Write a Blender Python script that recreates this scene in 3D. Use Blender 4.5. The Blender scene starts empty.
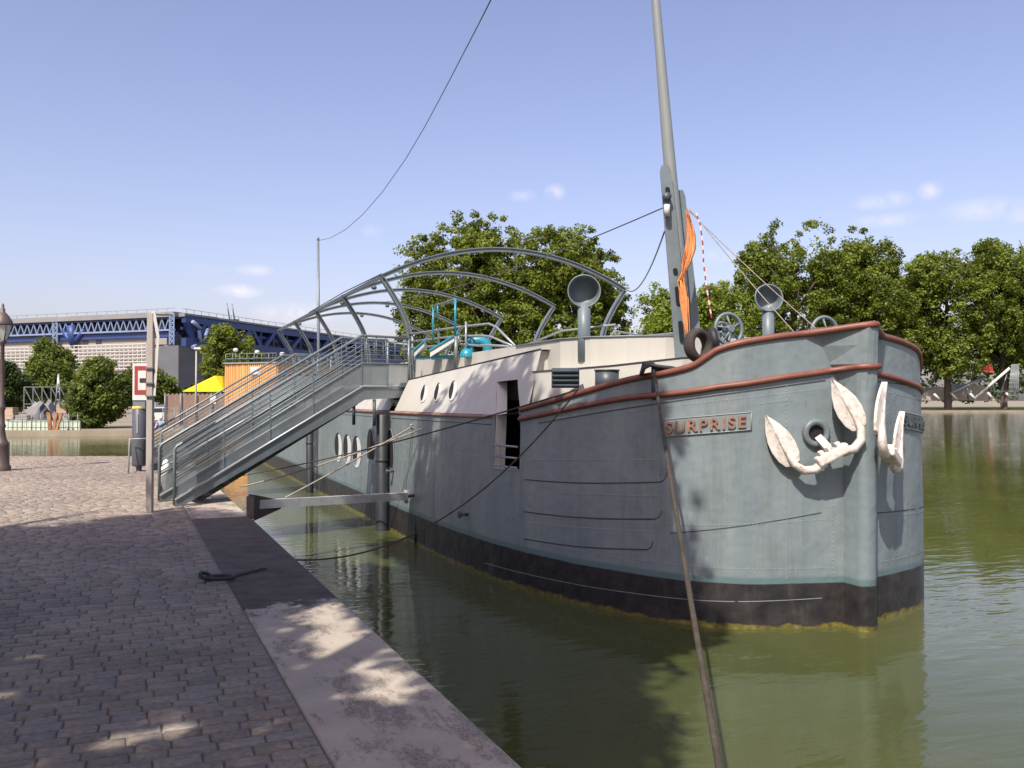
import bpy, math, random
import numpy as np
from mathutils import Vector, Matrix
R = math.radians
rnd = random.Random(7)
S = bpy.context.scene
COL = S.collection

# ------------------------------------------------------------------ camera geometry
YAW = R(22.64); CY, SY = math.cos(YAW), math.sin(YAW)
CAMZ = 2.3; F = 880.0; HZ = 400.0
QZ = 0.70                       # quay height above the water (water is z = 0)
def at(px, d, py=None, z=None):
    """a place d metres deep in the picture, seen at pixel px (and py, unless z is given)"""
    lat = (px - 512) / F * d
    x = lat * CY + d * SY; y = -lat * SY + d * CY
    if z is None: z = CAMZ + (HZ - py) / F * d
    return Vector((x, y, z))
def onq(px, py, z=QZ):
    return at(px, F * (CAMZ - z) / (py - HZ), z=z)
AZ, EL = R(46), R(51)
SUN = Vector((-math.sin(AZ) * math.cos(EL), -math.cos(AZ) * math.cos(EL), math.sin(EL)))

# ------------------------------------------------------------------ object helpers
def lerp(a, b, u): return a + (b - a) * u
def tag(o, label=None, cat=None, group=None, kind=None):
    if label: o['label'] = label
    if cat: o['category'] = cat
    if group: o['group'] = group
    if kind: o['kind'] = kind
    return o
def empty(name, loc, label, cat, group=None, rz=0):
    o = bpy.data.objects.new(name, None); COL.objects.link(o)
    o.location = loc; o.rotation_euler = (0, 0, rz); o.empty_display_size = .2
    return tag(o, label, cat, group)
def copy_tree(o, parent=None):
    c = o.copy(); COL.objects.link(c); c.parent = parent
    for ch in list(o.children): copy_tree(ch, c)
    return c

def build_each(mb, name, m, parent=None):
    """one object for each separate piece of mb"""
    n = len(mb.v); p = list(range(n))
    def f(i):
        while p[i] != i: p[i] = p[p[i]]; i = p[i]
        return i
    for fc in mb.f:
        for q in fc[1:]: p[f(q)] = f(fc[0])
    gs = {}
    for i, fc in enumerate(mb.f): gs.setdefault(f(fc[0]), []).append(i)
    out = []
    for g in gs.values():
        k = MB(); mp = {}
        for i in g:
            for q in mb.f[i]:
                if q not in mp: mp[q] = len(k.v); k.v.append(mb.v[q])
            k.f.append([mp[q] for q in mb.f[i]]); k.m.append(mb.m[i]); k.sm.append(mb.sm[i])
        out.append(k.build(name, m, parent))
    return out
class MB:
    def __init__(s): s.v = []; s.f = []; s.m = []; s.sm = []
    def add(s, vs, fs, mi=0, smooth=False):
        b = len(s.v); s.v += [tuple(p) for p in vs]
        for f in fs: s.f.append([b + i for i in f]); s.m.append(mi); s.sm.append(smooth)
        return s
    def box(s, c, sz, rot=None, mi=0, bev=0):
        hx, hy, hz = sz[0] / 2, sz[1] / 2, sz[2] / 2
        c = Vector(c)
        M = rot if rot is not None else Matrix.Identity(3)
        if bev <= 0:
            vs = [c + M @ Vector((x * hx, y * hy, z * hz)) for x in (-1, 1) for y in (-1, 1) for z in (-1, 1)]
            fs = [(0, 1, 3, 2), (4, 6, 7, 5), (0, 4, 5, 1), (2, 3, 7, 6), (0, 2, 6, 4), (1, 5, 7, 3)]
            return s.add(vs, fs, mi)
        # bevelled box: three nested loops
        import bmesh
        bm = bmesh.new(); bmesh.ops.create_cube(bm, size=1)
        for v in bm.verts: v.co = Vector((v.co.x * sz[0], v.co.y * sz[1], v.co.z * sz[2]))
        bmesh.ops.bevel(bm, geom=list(bm.edges), offset=bev, segments=2, affect='EDGES', profile=.5)
        bm.verts.index_update()
        s.add([c + M @ v.co for v in bm.verts], [[v.index for v in f.verts] for f in bm.faces], mi)
        bm.free(); return s
    def beam(s, a, b, w, h, up=(0, 0, 1), mi=0):
        """rectangular bar from a to b; w across, h along 'up'"""
        a, b = Vector(a), Vector(b); d = (b - a); L = d.length; d = d.normalized()
        u = Vector(up); x = d.cross(u)
        if x.length < 1e-4: x = d.cross(Vector((1, 0, 0)))
        x = x.normalized(); u = x.cross(d).normalized()
        M = Matrix((x, d, u)).transposed()
        return s.box((a + b) / 2, (w, L, h), M, mi)
    def tube(s, pts, r, n=8, caps=True, mi=0, closed=False, smooth=True):
        pts = [Vector(p) for p in pts]; N = len(pts)
        rs = r if isinstance(r, (list, tuple)) else [r] * N
        T = []
        for i in range(N):
            if closed: t = pts[(i + 1) % N] - pts[i - 1]
            else: t = pts[min(i + 1, N - 1)] - pts[max(i - 1, 0)]
            T.append(t.normalized())
        up = Vector((0, 0, 1)) if abs(T[0].z) < .9 else Vector((1, 0, 0))
        x = T[0].cross(up).normalized(); vs = []
        for i in range(N):
            x = (x - T[i] * x.dot(T[i])).normalized(); y = T[i].cross(x)
            for k in range(n):
                a = 2 * math.pi * k / n
                vs.append(pts[i] + (x * math.cos(a) + y * math.sin(a)) * rs[i])
        fs = []
        for i in range(N if closed else N - 1):
            j = (i + 1) % N
            for k in range(n):
                l = (k + 1) % n
                fs.append((i * n + k, i * n + l, j * n + l, j * n + k))
        s.add(vs, fs, mi, smooth)
        if caps and not closed:
            b = len(s.v) - N * n
            s.f.append([b + k for k in range(n)][::-1]); s.m.append(mi); s.sm.append(False)
            s.f.append([b + (N - 1) * n + k for k in range(n)]); s.m.append(mi); s.sm.append(False)
        return s
    def cyl(s, a, b, r, n=16, r2=None, mi=0): return s.tube([a, b], [r, r if r2 is None else r2], n, True, mi)
    def lathe(s, c, prof, n=20, axis=None, mi=0, smooth=True):
        """prof: (radius, height) pairs, turned about axis (default z) through c"""
        c = Vector(c); z = Vector(axis or (0, 0, 1)).normalized()
        x = z.cross(Vector((0, 0, 1)));
        if x.length < 1e-4: x = Vector((1, 0, 0))
        x = x.normalized(); y = z.cross(x); vs = []
        for r, h in prof:
            for k in range(n):
                a = 2 * math.pi * k / n
                vs.append(c + z * h + (x * math.cos(a) + y * math.sin(a)) * r)
        fs = [(i * n + k, i * n + (k + 1) % n, (i + 1) * n + (k + 1) % n, (i + 1) * n + k)
              for i in range(len(prof) - 1) for k in range(n)]
        return s.add(vs, fs, mi, smooth)
    def torus(s, c, R_, r, axis, n=28, m=8, mi=0, arc=None):
        c = Vector(c); z = Vector(axis).normalized(); x = z.orthogonal().normalized(); y = z.cross(x)
        return s.tube([c + (x * math.cos(a) + y * math.sin(a)) * R_ for a in [2 * math.pi * k / n for k in range(n)]], r, m, mi=mi, closed=True)
    def prism(s, poly, ext, mi=0):
        """poly: 3-D outline, extruded by vector ext"""
        P = [Vector(p) for p in poly]; e = Vector(ext); n = len(P)
        s.add(P + [p + e for p in P], [list(range(n))[::-1], list(range(n, 2 * n))] + [(i, (i + 1) % n, n + (i + 1) % n, n + i) for i in range(n)], mi)
        return s
    def grid(s, rows, mi=0, smooth=True, closed=False):
        n = len(rows[0]); vs = [p for r in rows for p in r]
        fs = [(i * n + k, i * n + k + 1, (i + 1) * n + k + 1, (i + 1) * n + k) for i in range(len(rows) - 1) for k in range(n - 1)]
        return s.add(vs, fs, mi, smooth)
    def build(s, name, mats, parent=None, label=None):
        me = bpy.data.meshes.new(name); me.from_pydata(s.v, [], s.f)
        if not isinstance(mats, (list, tuple)): mats = [mats]
        for m in mats: me.materials.append(m)
        me.polygons.foreach_set('material_index', s.m); me.polygons.foreach_set('use_smooth', s.sm)
        me.update()
        import bmesh
        bm = bmesh.new(); bm.from_mesh(me); bmesh.ops.recalc_face_normals(bm, faces=bm.faces); bm.to_mesh(me); bm.free()
        o = bpy.data.objects.new(name, me); COL.objects.link(o)
        if parent is not None:
            o.parent = parent
            # meshes are written in world places: undo the parent's own place
            M = Matrix.Identity(4); q = parent; ch = []
            while q is not None: ch.append(q); q = q.parent
            for q in reversed(ch): M = M @ (Matrix.Translation(q.location) @ q.rotation_euler.to_matrix().to_4x4())
            if M != Matrix.Identity(4): me.transform(M.inverted())
        if label: o['label'] = label
        return o

# ------------------------------------------------------------------ materials
def newmat(name):
    m = bpy.data.materials.new(name); m.use_nodes = True
    nt = m.node_tree; b = nt.nodes['Principled BSDF']
    return m, nt, b
def mat(name, col, rough=.5, var=.15, scale=3.0, metal=0.0, dirt=None, dirt_amt=.35, stretch=1.0, bump=.0, bscale=40, spec=.5):
    m, nt, b = newmat(name); N, L = nt.nodes, nt.links
    tc = N.new('ShaderNodeTexCoord'); mp = N.new('ShaderNodeMapping'); L.new(tc.outputs['Object'], mp.inputs[0])
    mp.inputs['Scale'].default_value = (1, 1, stretch)
    n1 = N.new('ShaderNodeTexNoise'); n1.inputs['Scale'].default_value = scale; n1.inputs['Detail'].default_value = 6; n1.inputs['Roughness'].default_value = .65
    L.new(mp.outputs[0], n1.inputs[0])
    cr = N.new('ShaderNodeValToRGB'); L.new(n1.outputs['Fac'], cr.inputs[0])
    cr.color_ramp.elements[0].position = .3; cr.color_ramp.elements[1].position = .7
    cr.color_ramp.elements[0].color = tuple(c * (1 - var) for c in col) + (1,)
    cr.color_ramp.elements[1].color = tuple(min(1, c * (1 + var)) for c in col) + (1,)
    out = cr.outputs[0]
    if dirt:
        n2 = N.new('ShaderNodeTexNoise'); n2.inputs['Scale'].default_value = scale * 2.3; n2.inputs['Detail'].default_value = 8; n2.inputs['Roughness'].default_value = .7
        L.new(mp.outputs[0], n2.inputs[0])
        r2 = N.new('ShaderNodeValToRGB'); r2.color_ramp.elements[0].position = .5; r2.color_ramp.elements[1].position = .72
        r2.color_ramp.elements[1].color = (dirt_amt,) * 3 + (1,); r2.color_ramp.elements[0].color = (0, 0, 0, 1)
        L.new(n2.outputs['Fac'], r2.inputs[0])
        mx = N.new('ShaderNodeMixRGB'); L.new(r2.outputs[0], mx.inputs[0]); L.new(out, mx.inputs[1]); mx.inputs[2].default_value = tuple(dirt) + (1,)
        out = mx.outputs[0]
    L.new(out, b.inputs['Base Color'])
    b.inputs['Roughness'].default_value = rough; b.inputs['Metallic'].default_value = metal
    b.inputs['Specular IOR Level'].default_value = spec
    if bump:
        nb = N.new('ShaderNodeTexNoise'); nb.inputs['Scale'].default_value = bscale; nb.inputs['Detail'].default_value = 5
        L.new(tc.outputs['Object'], nb.inputs[0])
        bp = N.new('ShaderNodeBump'); bp.inputs['Strength'].default_value = bump; bp.inputs['Distance'].default_value = .02
        L.new(nb.outputs['Fac'], bp.inputs['Height']); L.new(bp.outputs[0], b.inputs['Normal'])
    return m

def hull_mat():
    m, nt, b = newmat('hull_paint'); N, L = nt.nodes, nt.links
    tc = N.new('ShaderNodeTexCoord'); sp = N.new('ShaderNodeSeparateXYZ'); L.new(tc.outputs['Object'], sp.inputs[0])
    def noise(scale, detail=6, sc=(1, 1, 1), rough=.6):
        mp = N.new('ShaderNodeMapping'); mp.inputs['Scale'].default_value = sc; L.new(tc.outputs['Object'], mp.inputs[0])
        n = N.new('ShaderNodeTexNoise'); n.inputs['Scale'].default_value = scale; n.inputs['Detail'].default_value = detail
        n.inputs['Roughness'].default_value = rough; L.new(mp.outputs[0], n.inputs[0]); return n.outputs['Fac']
    def ramp(src, pts):
        r = N.new('ShaderNodeValToRGB'); L.new(src, r.inputs[0]); e = r.color_ramp.elements
        while len(e) < len(pts): e.new(.5)
        for i, (p, c) in enumerate(pts):
            e[i].position = p; e[i].color = (c if len(c) == 3 else c[:3]) + (1,) if isinstance(c, tuple) else (c, c, c, 1)
        return r.outputs[0]
    def mix(f, a, c, mode='MIX'):
        x = N.new('ShaderNodeMixRGB'); x.blend_type = mode
        for i, q in enumerate((f, a, c)):
            if hasattr(q, 'links') or hasattr(q, 'is_linked'): L.new(q, x.inputs[i])
            else: x.inputs[i].default_value = q if i == 0 else tuple(q) + (1,)
        return x.outputs[0]
    def math_(op, a, c):
        x = N.new('ShaderNodeMath'); x.operation = op
        for i, q in enumerate((a, c)):
            if isinstance(q, (int, float)): x.inputs[i].default_value = q
            else: L.new(q, x.inputs[i])
        return x.outputs[0]
    base = ramp(noise(.9), [(.3, (.142, .178, .192)), (.55, (.170, .208, .218)), (.75, (.200, .236, .240))])
    base = mix(ramp(noise(2.2, 8, (1, 1, .12), .7), [(.46, 0.0), (.72, .6)]), base, (.235, .265, .258))          # pale run marks
    base = mix(ramp(noise(3.1, 8, (1, 1, .1), .75), [(.5, 0.0), (.75, .6)]), base, (.09, .10, .095))       # dark run marks
    base = mix(ramp(noise(9, 8, (1, 1, .35), .8), [(.62, 0.0), (.70, .6)]), base, (.20, .12, .075))         # rust specks
    zz = math_('ADD', sp.outputs[2], math_('MULTIPLY', math_('SUBTRACT', noise(1.6, 4), .5), .03))
    tealf = ramp(math_('MULTIPLY', zz, 1.0), [(.50, 1.0), (.53, 0.0)])
    base = mix(tealf, base, (.10, .155, .16))
    blk = ramp(noise(5, 7), [(.35, (.016, .015, .016)), (.7, (.04, .036, .034))])
    blk = mix(ramp(noise(4, 8, (1, 1, .25), .8), [(.55, 0.0), (.75, .6)]), blk, (.085, .07, .055))
    bf = ramp(zz, [(.445, 1.0), (.455, 0.0)])
    base = mix(bf, base, blk)
    z2 = math_('ADD', sp.outputs[2], math_('MULTIPLY', math_('SUBTRACT', noise(5, 7), .5), .16))
    alg = ramp(noise(14, 5), [(.35, (.07, .06, .015)), (.6, (.17, .14, .035)), (.75, (.26, .24, .14))])
    base = mix(ramp(z2, [(.03, 1.0), (.05, 0.0)]), base, alg)
    L.new(base, b.inputs['Base Color'])
    b.inputs['Roughness'].default_value = .42; b.inputs['Specular IOR Level'].default_value = .35
    bp = N.new('ShaderNodeBump'); bp.inputs['Strength'].default_value = .45; bp.inputs['Distance'].default_value = .09
    L.new(noise(1.7, 3), bp.inputs['Height'])
    bp2 = N.new('ShaderNodeBump'); bp2.inputs['Strength'].default_value = .12; bp2.inputs['Distance'].default_value = .01
    L.new(noise(45, 5), bp2.inputs['Height']); L.new(bp.outputs[0], bp2.inputs['Normal']); L.new(bp2.outputs[0], b.inputs['Normal'])
    return m

def leaf_mat(name, dark, light, trans=.35, scale=.5):
    m = bpy.data.materials.new(name); m.use_nodes = True; nt = m.node_tree; N, L = nt.nodes, nt.links
    N.remove(N['Principled BSDF']); out = N['Material Output']
    at_ = N.new('ShaderNodeAttribute'); at_.attribute_name = 'tone'
    tc = N.new('ShaderNodeTexCoord'); n = N.new('ShaderNodeTexNoise'); n.inputs['Scale'].default_value = scale; n.inputs['Detail'].default_value = 3
    L.new(tc.outputs['Object'], n.inputs[0])
    ad = N.new('ShaderNodeMath'); ad.operation = 'ADD'; L.new(at_.outputs['Fac'], ad.inputs[0]); L.new(n.outputs['Fac'], ad.inputs[1])
    cr = N.new('ShaderNodeValToRGB'); cr.color_ramp.elements[0].position = .45; cr.color_ramp.elements[1].position = 1.4 / 1.5
    cr.color_ramp.elements[0].color = tuple(dark) + (1,); cr.color_ramp.elements[1].color = tuple(light) + (1,)
    L.new(ad.outputs[0], cr.inputs[0])
    d = N.new('ShaderNodeBsdfPrincipled'); d.inputs['Roughness'].default_value = .55; d.inputs['Specular IOR Level'].default_value = .3
    t = N.new('ShaderNodeBsdfTranslucent'); L.new(cr.outputs[0], d.inputs['Base Color'])
    hs = N.new('ShaderNodeHueSaturation'); hs.inputs['Hue'].default_value = .485; hs.inputs['Saturation'].default_value = 1.1; hs.inputs['Value'].default_value = 1.5
    L.new(cr.outputs[0], hs.inputs['Color']); L.new(hs.outputs[0], t.inputs[0])
    mx = N.new('ShaderNodeMixShader'); mx.inputs[0].default_value = trans
    L.new(d.outputs[0], mx.inputs[1]); L.new(t.outputs[0], mx.inputs[2]); L.new(mx.outputs[0], out.inputs[0])
    return m

M = {}
M['hull'] = hull_mat()
M['grey'] = mat('grey_paint', (.13, .165, .18), .45, .18, 2.5, dirt=(.12, .09, .07), dirt_amt=.35)
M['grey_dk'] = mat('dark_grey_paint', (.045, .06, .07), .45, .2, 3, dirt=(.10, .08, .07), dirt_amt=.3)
M['pile'] = mat('pile_steel', (.016, .020, .026), .5, .3, 3, dirt=(.07, .06, .05), dirt_amt=.3)
M['deckgrey'] = mat('deck_paint', (.16, .19, .19), .7, .25, 2)
M['cream'] = mat('cream_paint', (.44, .43, .385), .45, .06, 1.2, dirt=(.32, .30, .25), dirt_amt=.5, stretch=.2)
M['cream_in'] = mat('reveal_paint', (.55, .56, .53), .5, .08, 2)
M['rust'] = mat('red_brown_rail', (.17, .058, .038), .5, .25, 6, dirt=(.12, .07, .06), dirt_amt=.6)
M['rust_pale'] = mat('worn_red_brown', (.26, .15, .115), .6, .35, 3, dirt=(.2, .19, .17), dirt_amt=.7)
M['galv'] = mat('galvanised_steel', (.15, .18, .19), .42, .14, 6, metal=.25, dirt=(.12, .12, .11), dirt_amt=.3)
M['galv_lt'] = mat('bright_galvanised', (.26, .29, .30), .38, .12, 8, metal=.3)
M['black'] = mat('black_rubber', (.018, .017, .017), .6, .3, 10)
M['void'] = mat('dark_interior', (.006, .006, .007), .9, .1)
M['anchor'] = mat('anchor_paint', (.58, .54, .49), .55, .10, 6, dirt=(.27, .15, .09), dirt_amt=.8, bump=.2, bscale=45)
M['rope_dk'] = mat('dark_rope', (.055, .042, .030), .9, .4, 12, bump=.6, bscale=90)
M['rope_lt'] = mat('pale_rope', (.30, .27, .22), .85, .2, 12, bump=.5, bscale=90)
M['wire'] = mat('steel_wire', (.05, .05, .055), .5, .2)
M['orange'] = mat('orange_cloth', (.62, .26, .10), .8, .3, 6, dirt=(.35, .14, .06), dirt_amt=.4)
M['white'] = mat('white_paint', (.52, .51, .48), .5, .08, 3)
M['red'] = mat('red_paint', (.26, .03, .028), .5, .15, 3)
M['turq'] = mat('turquoise_paint', (.015, .22, .30), .35, .1, 3)
M['blue'] = mat('truss_blue', (.022, .050, .17), .5, .15, .3)
M['blue_lt'] = mat('truss_pale_blue', (.17, .23, .36), .5, .1, .3)
M['concrete'] = mat('facade_concrete', (.25, .235, .215), .85, .07, .2, dirt=(.21, .20, .185), dirt_amt=.5)
M['roofgrey'] = mat('roof_metal', (.20, .20, .20), .6, .1, .2)
M['slate'] = mat('slate_cladding', (.10, .105, .115), .7, .12, .3)
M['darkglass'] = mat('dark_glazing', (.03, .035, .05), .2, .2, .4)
M['wood'] = mat('orange_cladding', (.60, .32, .11), .6, .18, 1.5, stretch=.2, dirt=(.35, .17, .07), dirt_amt=.5)
M['wood_dk'] = mat('brown_fence', (.20, .135, .105), .8, .2, 1.2, stretch=.2)
M['yellow'] = mat('yellow_canvas', (.83, .72, .01), .6, .04, 2)
M['peach'] = mat('peach_panel', (.38, .27, .19), .8, .15, 1)
M['mint'] = mat('mint_wall', (.48, .56, .44), .8, .12, .6, dirt=(.35, .38, .27), dirt_amt=.5)
M['bronze'] = mat('brown_lamp_post', (.075, .055, .048), .5, .2, 5)
M['bark'] = mat('bark', (.085, .065, .05), .9, .3, 2.5, stretch=.3, bump=.5, bscale=8)
M['post'] = mat('weathered_post', (.36, .33, .29), .85, .15, 3, stretch=.15, dirt=(.22, .19, .16), dirt_amt=.5)
M['green_bin'] = mat('green_plastic', (.02, .12, .06), .45, .15, 4)
M['binmetal'] = mat('bin_metal', (.07, .075, .09), .4, .15, 4)
M['grass'] = mat('grass', (.07, .10, .025), .95, .35, .25)
M['earth'] = mat('bank_ground', (.22, .19, .14), .95, .18, .08, dirt=(.12, .13, .06), dirt_amt=.6)
M['bankstone'] = mat('bank_stone', (.24, .205, .15), .9, .2, .5, dirt=(.16, .15, .07), dirt_amt=.6)
M['brownish'] = mat('sacking', (.30, .13, .06), .8, .4, 2)
M['skin'] = mat('skin', (.42, .25, .18), .6, .05)
M['mesh'] = mat('infill_panel', (.17, .20, .21), .45, .2, 2.2, dirt=(.11, .10, .09), dirt_amt=.4)
# infill panels are translucent wired plastic: let some of what is behind through
nt = M['mesh'].node_tree; b_ = nt.nodes['Principled BSDF']; b_.inputs['Alpha'].default_value = .74

# ------------------------------------------------------------------ hull surface
ST = [(.27, .10, 3.02, 2.62), (.34, .40, 2.985, 2.575), (.43, .72, 2.95, 2.53), (.60, 1.13, 2.88, 2.46), (.74, 1.33, 2.81, 2.43), (.82, 1.42, 2.73, 2.41), (.92, 1.51, 2.65, 2.39),
      (1.15, 1.67, 2.585, 2.36), (1.5, 1.86, 2.53, 2.33), (2.1, 2.12, 2.40, 2.24), (2.55, 2.25, 2.31, 2.17), (2.95, 2.35, 2.235, 2.11), (3.6, 2.47, 2.14, 2.03), (4.2, 2.54, 2.10, 1.98), (6, 2.64, 2.10, 1.98),
      (10, 2.66, 2.10, 1.98), (20, 2.66, 2.10, 1.98), (31, 2.66, 2.10, 1.98), (34.5, 2.35, 2.15, 2.0), (36.6, 1.6, 2.2, 2.05), (37.7, .6, 2.25, 2.1), (38, 0.0, 2.25, 2.1)]
CX, CYB = 6.67, 6.71
arc = [0.0]
for i in range(1, len(ST)): arc.append(arc[-1] + math.hypot(ST[i][0] - ST[i - 1][0], ST[i][1] - ST[i - 1][1]))
def hint(a):
    """(s, t, zrail, zrub) at arc length a along the hull outline, smooth"""
    a = max(0, min(arc[-1], a)); i = 0
    while i < len(arc) - 2 and arc[i + 1] < a: i += 1
    h = arc[i + 1] - arc[i]; u = (a - arc[i]) / h
    out = []
    for k in range(4):
        def sl(j):
            if j <= 0: return (ST[1][k] - ST[0][k]) / (arc[1] - arc[0])
            if j >= len(ST) - 1: return (ST[-1][k] - ST[-2][k]) / (arc[-1] - arc[-2])
            d0 = (ST[j][k] - ST[j - 1][k]) / (arc[j] - arc[j - 1]); d1 = (ST[j + 1][k] - ST[j][k]) / (arc[j + 1] - arc[j])
            return 0 if d0 * d1 <= 0 else 2 * d0 * d1 / (d0 + d1)
        m0, m1 = sl(i) * h, sl(i + 1) * h; p0, p1 = ST[i][k], ST[i + 1][k]
        u2, u3 = u * u, u * u * u
        out.append((2 * u3 - 3 * u2 + 1) * p0 + (u3 - 2 * u2 + u) * m0 + (-2 * u3 + 3 * u2) * p1 + (u3 - u2) * m1)
    return out
def arc_of_s(s):
    lo, hi = 0, arc[-1]
    for _ in range(40):
        mid = (lo + hi) / 2
        if hint(mid)[0] < s: lo = mid
        else: hi = mid
    return lo
def H(a, z, side=-1, off=0.0):
    s, t, _, _ = hint(a); s2, t2, _, _ = hint(a + .02); s1, t1, _, _ = hint(a - .02)
    ds, dt = s2 - s1, t2 - t1; l = math.hypot(ds, dt) or 1
    nx, ny = ds / l, -dt / l               # outward in (t, s)
    k = 1 - .012 * max(0, z - 1.0)
    if side > 0: k *= 1 + .12 * max(0, math.sin(math.pi * min(1, t / 2.66)))
    return Vector((CX + side * (t * k + nx * off), CYB + s + ny * off, z))
SD0, SD1 = 3.29, 3.9
A_D0, A_D1 = arc_of_s(SD0), arc_of_s(SD1)
stations = sorted(set([round(x, 4) for x in np.linspace(0, 4.6, 70)] + [round(A_D0, 4), round(A_D1, 4)] + [round(x, 4) for x in np.linspace(4.8, 33, 50)] + [round(x, 4) for x in np.linspace(33.3, arc[-1], 24)]))
stations = [a for i, a in enumerate(stations) if i == 0 or a - stations[i - 1] > .004 or a in (round(A_D0, 4), round(A_D1, 4))]
LV = [-.5, -.1, .2, .45, .7, 1.0, 1.42, 1.75]
def hull_side(side):
    mb = MB()
    for a0, a1 in zip(stations[:-1], stations[1:]):
        for j in range(len(LV) + 1):
            def zz(a, j):
                if j < len(LV): return LV[j]
                zr = hint(a)[2]; return (zr * .45 + 1.75 * .55) if j == len(LV) else zr
            if side < 0 and a0 >= A_D0 - .01 and a1 <= A_D1 + .01 and zz(a0, j) >= 1.41: continue
            mb.add([H(a0, zz(a0, j), side), H(a1, zz(a1, j), side), H(a1, zz(a1, j + 1), side), H(a0, zz(a0, j + 1), side)], [(0, 1, 2, 3)], 0, True)
    return mb
barge = empty('barge', (CX, CYB, 0), 'long steel grey river barge with black waterline and red brown rails moored by the quay', 'barge')
def bpart(mb, name, m, parent=None, label=None): return mb.build(name, m, parent or barge, label)

hm = hull_side(-1); h2 = hull_side(1); hm.add(h2.v, h2.f, 0, True)
def rivet(a, z, side):
    c = H(a, z, side, 0); n_ = (H(a, z, side, 1) - c).normalized(); u_ = Vector((0, 0, 1)).cross(n_).normalized()
    hm.add([c + (u_ * math.cos(k * math.pi / 3) + Vector((0, 0, 1)) * math.sin(k * math.pi / 3)) * .011 for k in range(6)] + [c + n_ * .007], [(k, (k + 1) % 6, 6) for k in range(6)], 0, True)
for sd in (-1, 1):
    for k in range(44): rivet(.13, .5 + .045 * k, sd); rivet(.62, .5 + .045 * k, sd)
    for k in range(95): a_ = .2 + .038 * k; rivet(a_, 2.44 - .115 * a_, sd); rivet(a_, .60, sd); rivet(a_, 1.10 - .05 * a_, sd)
hull = bpart(hm, 'hull', M['hull'])
import bmesh
bm = bmesh.new(); bm.from_mesh(hull.data); bmesh.ops.remove_doubles(bm, verts=bm.verts, dist=.0008); bmesh.ops.recalc_face_normals(bm, faces=bm.faces); bm.to_mesh(hull.data); bm.free()

# stem bar: rounded vertical plate in front of the two bow plates
mb = MB()
def stem_ring(z, s0, hw):
    return [Vector((CX - hw, CYB + .36, z)), Vector((CX - hw, CYB + s0 + .07, z)), Vector((CX - hw * .8, CYB + s0 + .02, z)), Vector((CX - hw * .3, CYB + s0, z)),
            Vector((CX + hw * .3, CYB + s0, z)), Vector((CX + hw * .8, CYB + s0 + .02, z)), Vector((CX + hw, CYB + s0 + .07, z)), Vector((CX + hw, CYB + .36, z))]
mb.grid([stem_ring(z, s0, hw) for z, s0, hw in ((-.5, .02, .11), (.3, .01, .11), (1.5, 0, .11), (2.5, -.02, .11))], smooth=True)
stem = bpart(mb, 'stem', M['hull'])
# flared cap of the stem between the two rails
mb = MB(); rows = []
for z, s0, hw, tw, ts in ((2.36, -.015, .112, .13, .30), (2.6, -.03, .115, .20, .31), (2.66, -.03, .115, .26, .33), (2.85, -.04, .11, .34, .345), (3.035, -.06, .10, .42, .36)):
    rows.append([Vector((CX + q[0], CYB + q[1], z)) for q in ((-tw, ts), (-hw, s0 + .09), (-hw * .6, s0 + .01), (0, s0), (hw * .6, s0 + .01), (hw, s0 + .09), (tw, ts))])
mb.grid(rows, smooth=False); mb.add(rows[-1], [list(range(7))])
bpart(mb, 'stem_cap', M['hull'])

# rails
def rail_path(a0, a1, which, side, n=60, off=0.0, dz=0):
    out = []
    for k in range(n + 1):
        a = a0 + (a1 - a0) * k / n; hh = hint(a); out.append(H(a, hh[2 if which == 'r' else 3] + dz, side, off))
    return out
mb = MB()
near = rail_path(.42, A_D0, 'r', -1, 60); far = rail_path(.42, arc_of_s(10), 'r', 1, 60)
cap = [Vector((CX - .10, CYB + .03, 3.04)), Vector((CX - .03, CYB - .05, 3.05)), Vector((CX + .03, CYB - .05, 3.05)), Vector((CX + .10, CYB + .03, 3.04))]
mb.tube(near[::-1] + cap + far, .036, 8)
bpart(mb, 'top_rail', M['rust'])
mb = MB()
near = rail_path(.12, A_D0, 'b', -1, 60, .012); far = rail_path(.12, arc_of_s(12), 'b', 1, 60, .012)
cap = [Vector((CX - .12, CYB + .06, 2.63)), Vector((CX - .07, CYB - .035, 2.635)), Vector((CX + .07, CYB - .035, 2.635)), Vector((CX + .12, CYB + .06, 2.63))]
mb.tube(near[::-1] + cap + far, .032, 8)
bpart(mb, 'rubbing_rail', M['rust'])
mb = MB(); mb.tube(rail_path(A_D1 + .02, arc_of_s(31), 'r', -1, 60, .004, -.02), .028, 6)
bpart(mb, 'deck_edge_rail', M['rust_pale'])

# deck inside the bulwark
mb = MB(); rows = []
for a in stations[2:-2]:
    zr = hint(a)[2]; zd = zr - (.30 if a < 4.2 else .01)
    L_, R_ = H(a, zd, -1, -.012), H(a, zd, 1, -.012); rows.append([L_, (L_ + R_) / 2 + Vector((0, 0, .02)), R_])
mb.grid(rows); bpart(mb, 'deck', M['deckgrey'])

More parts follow.
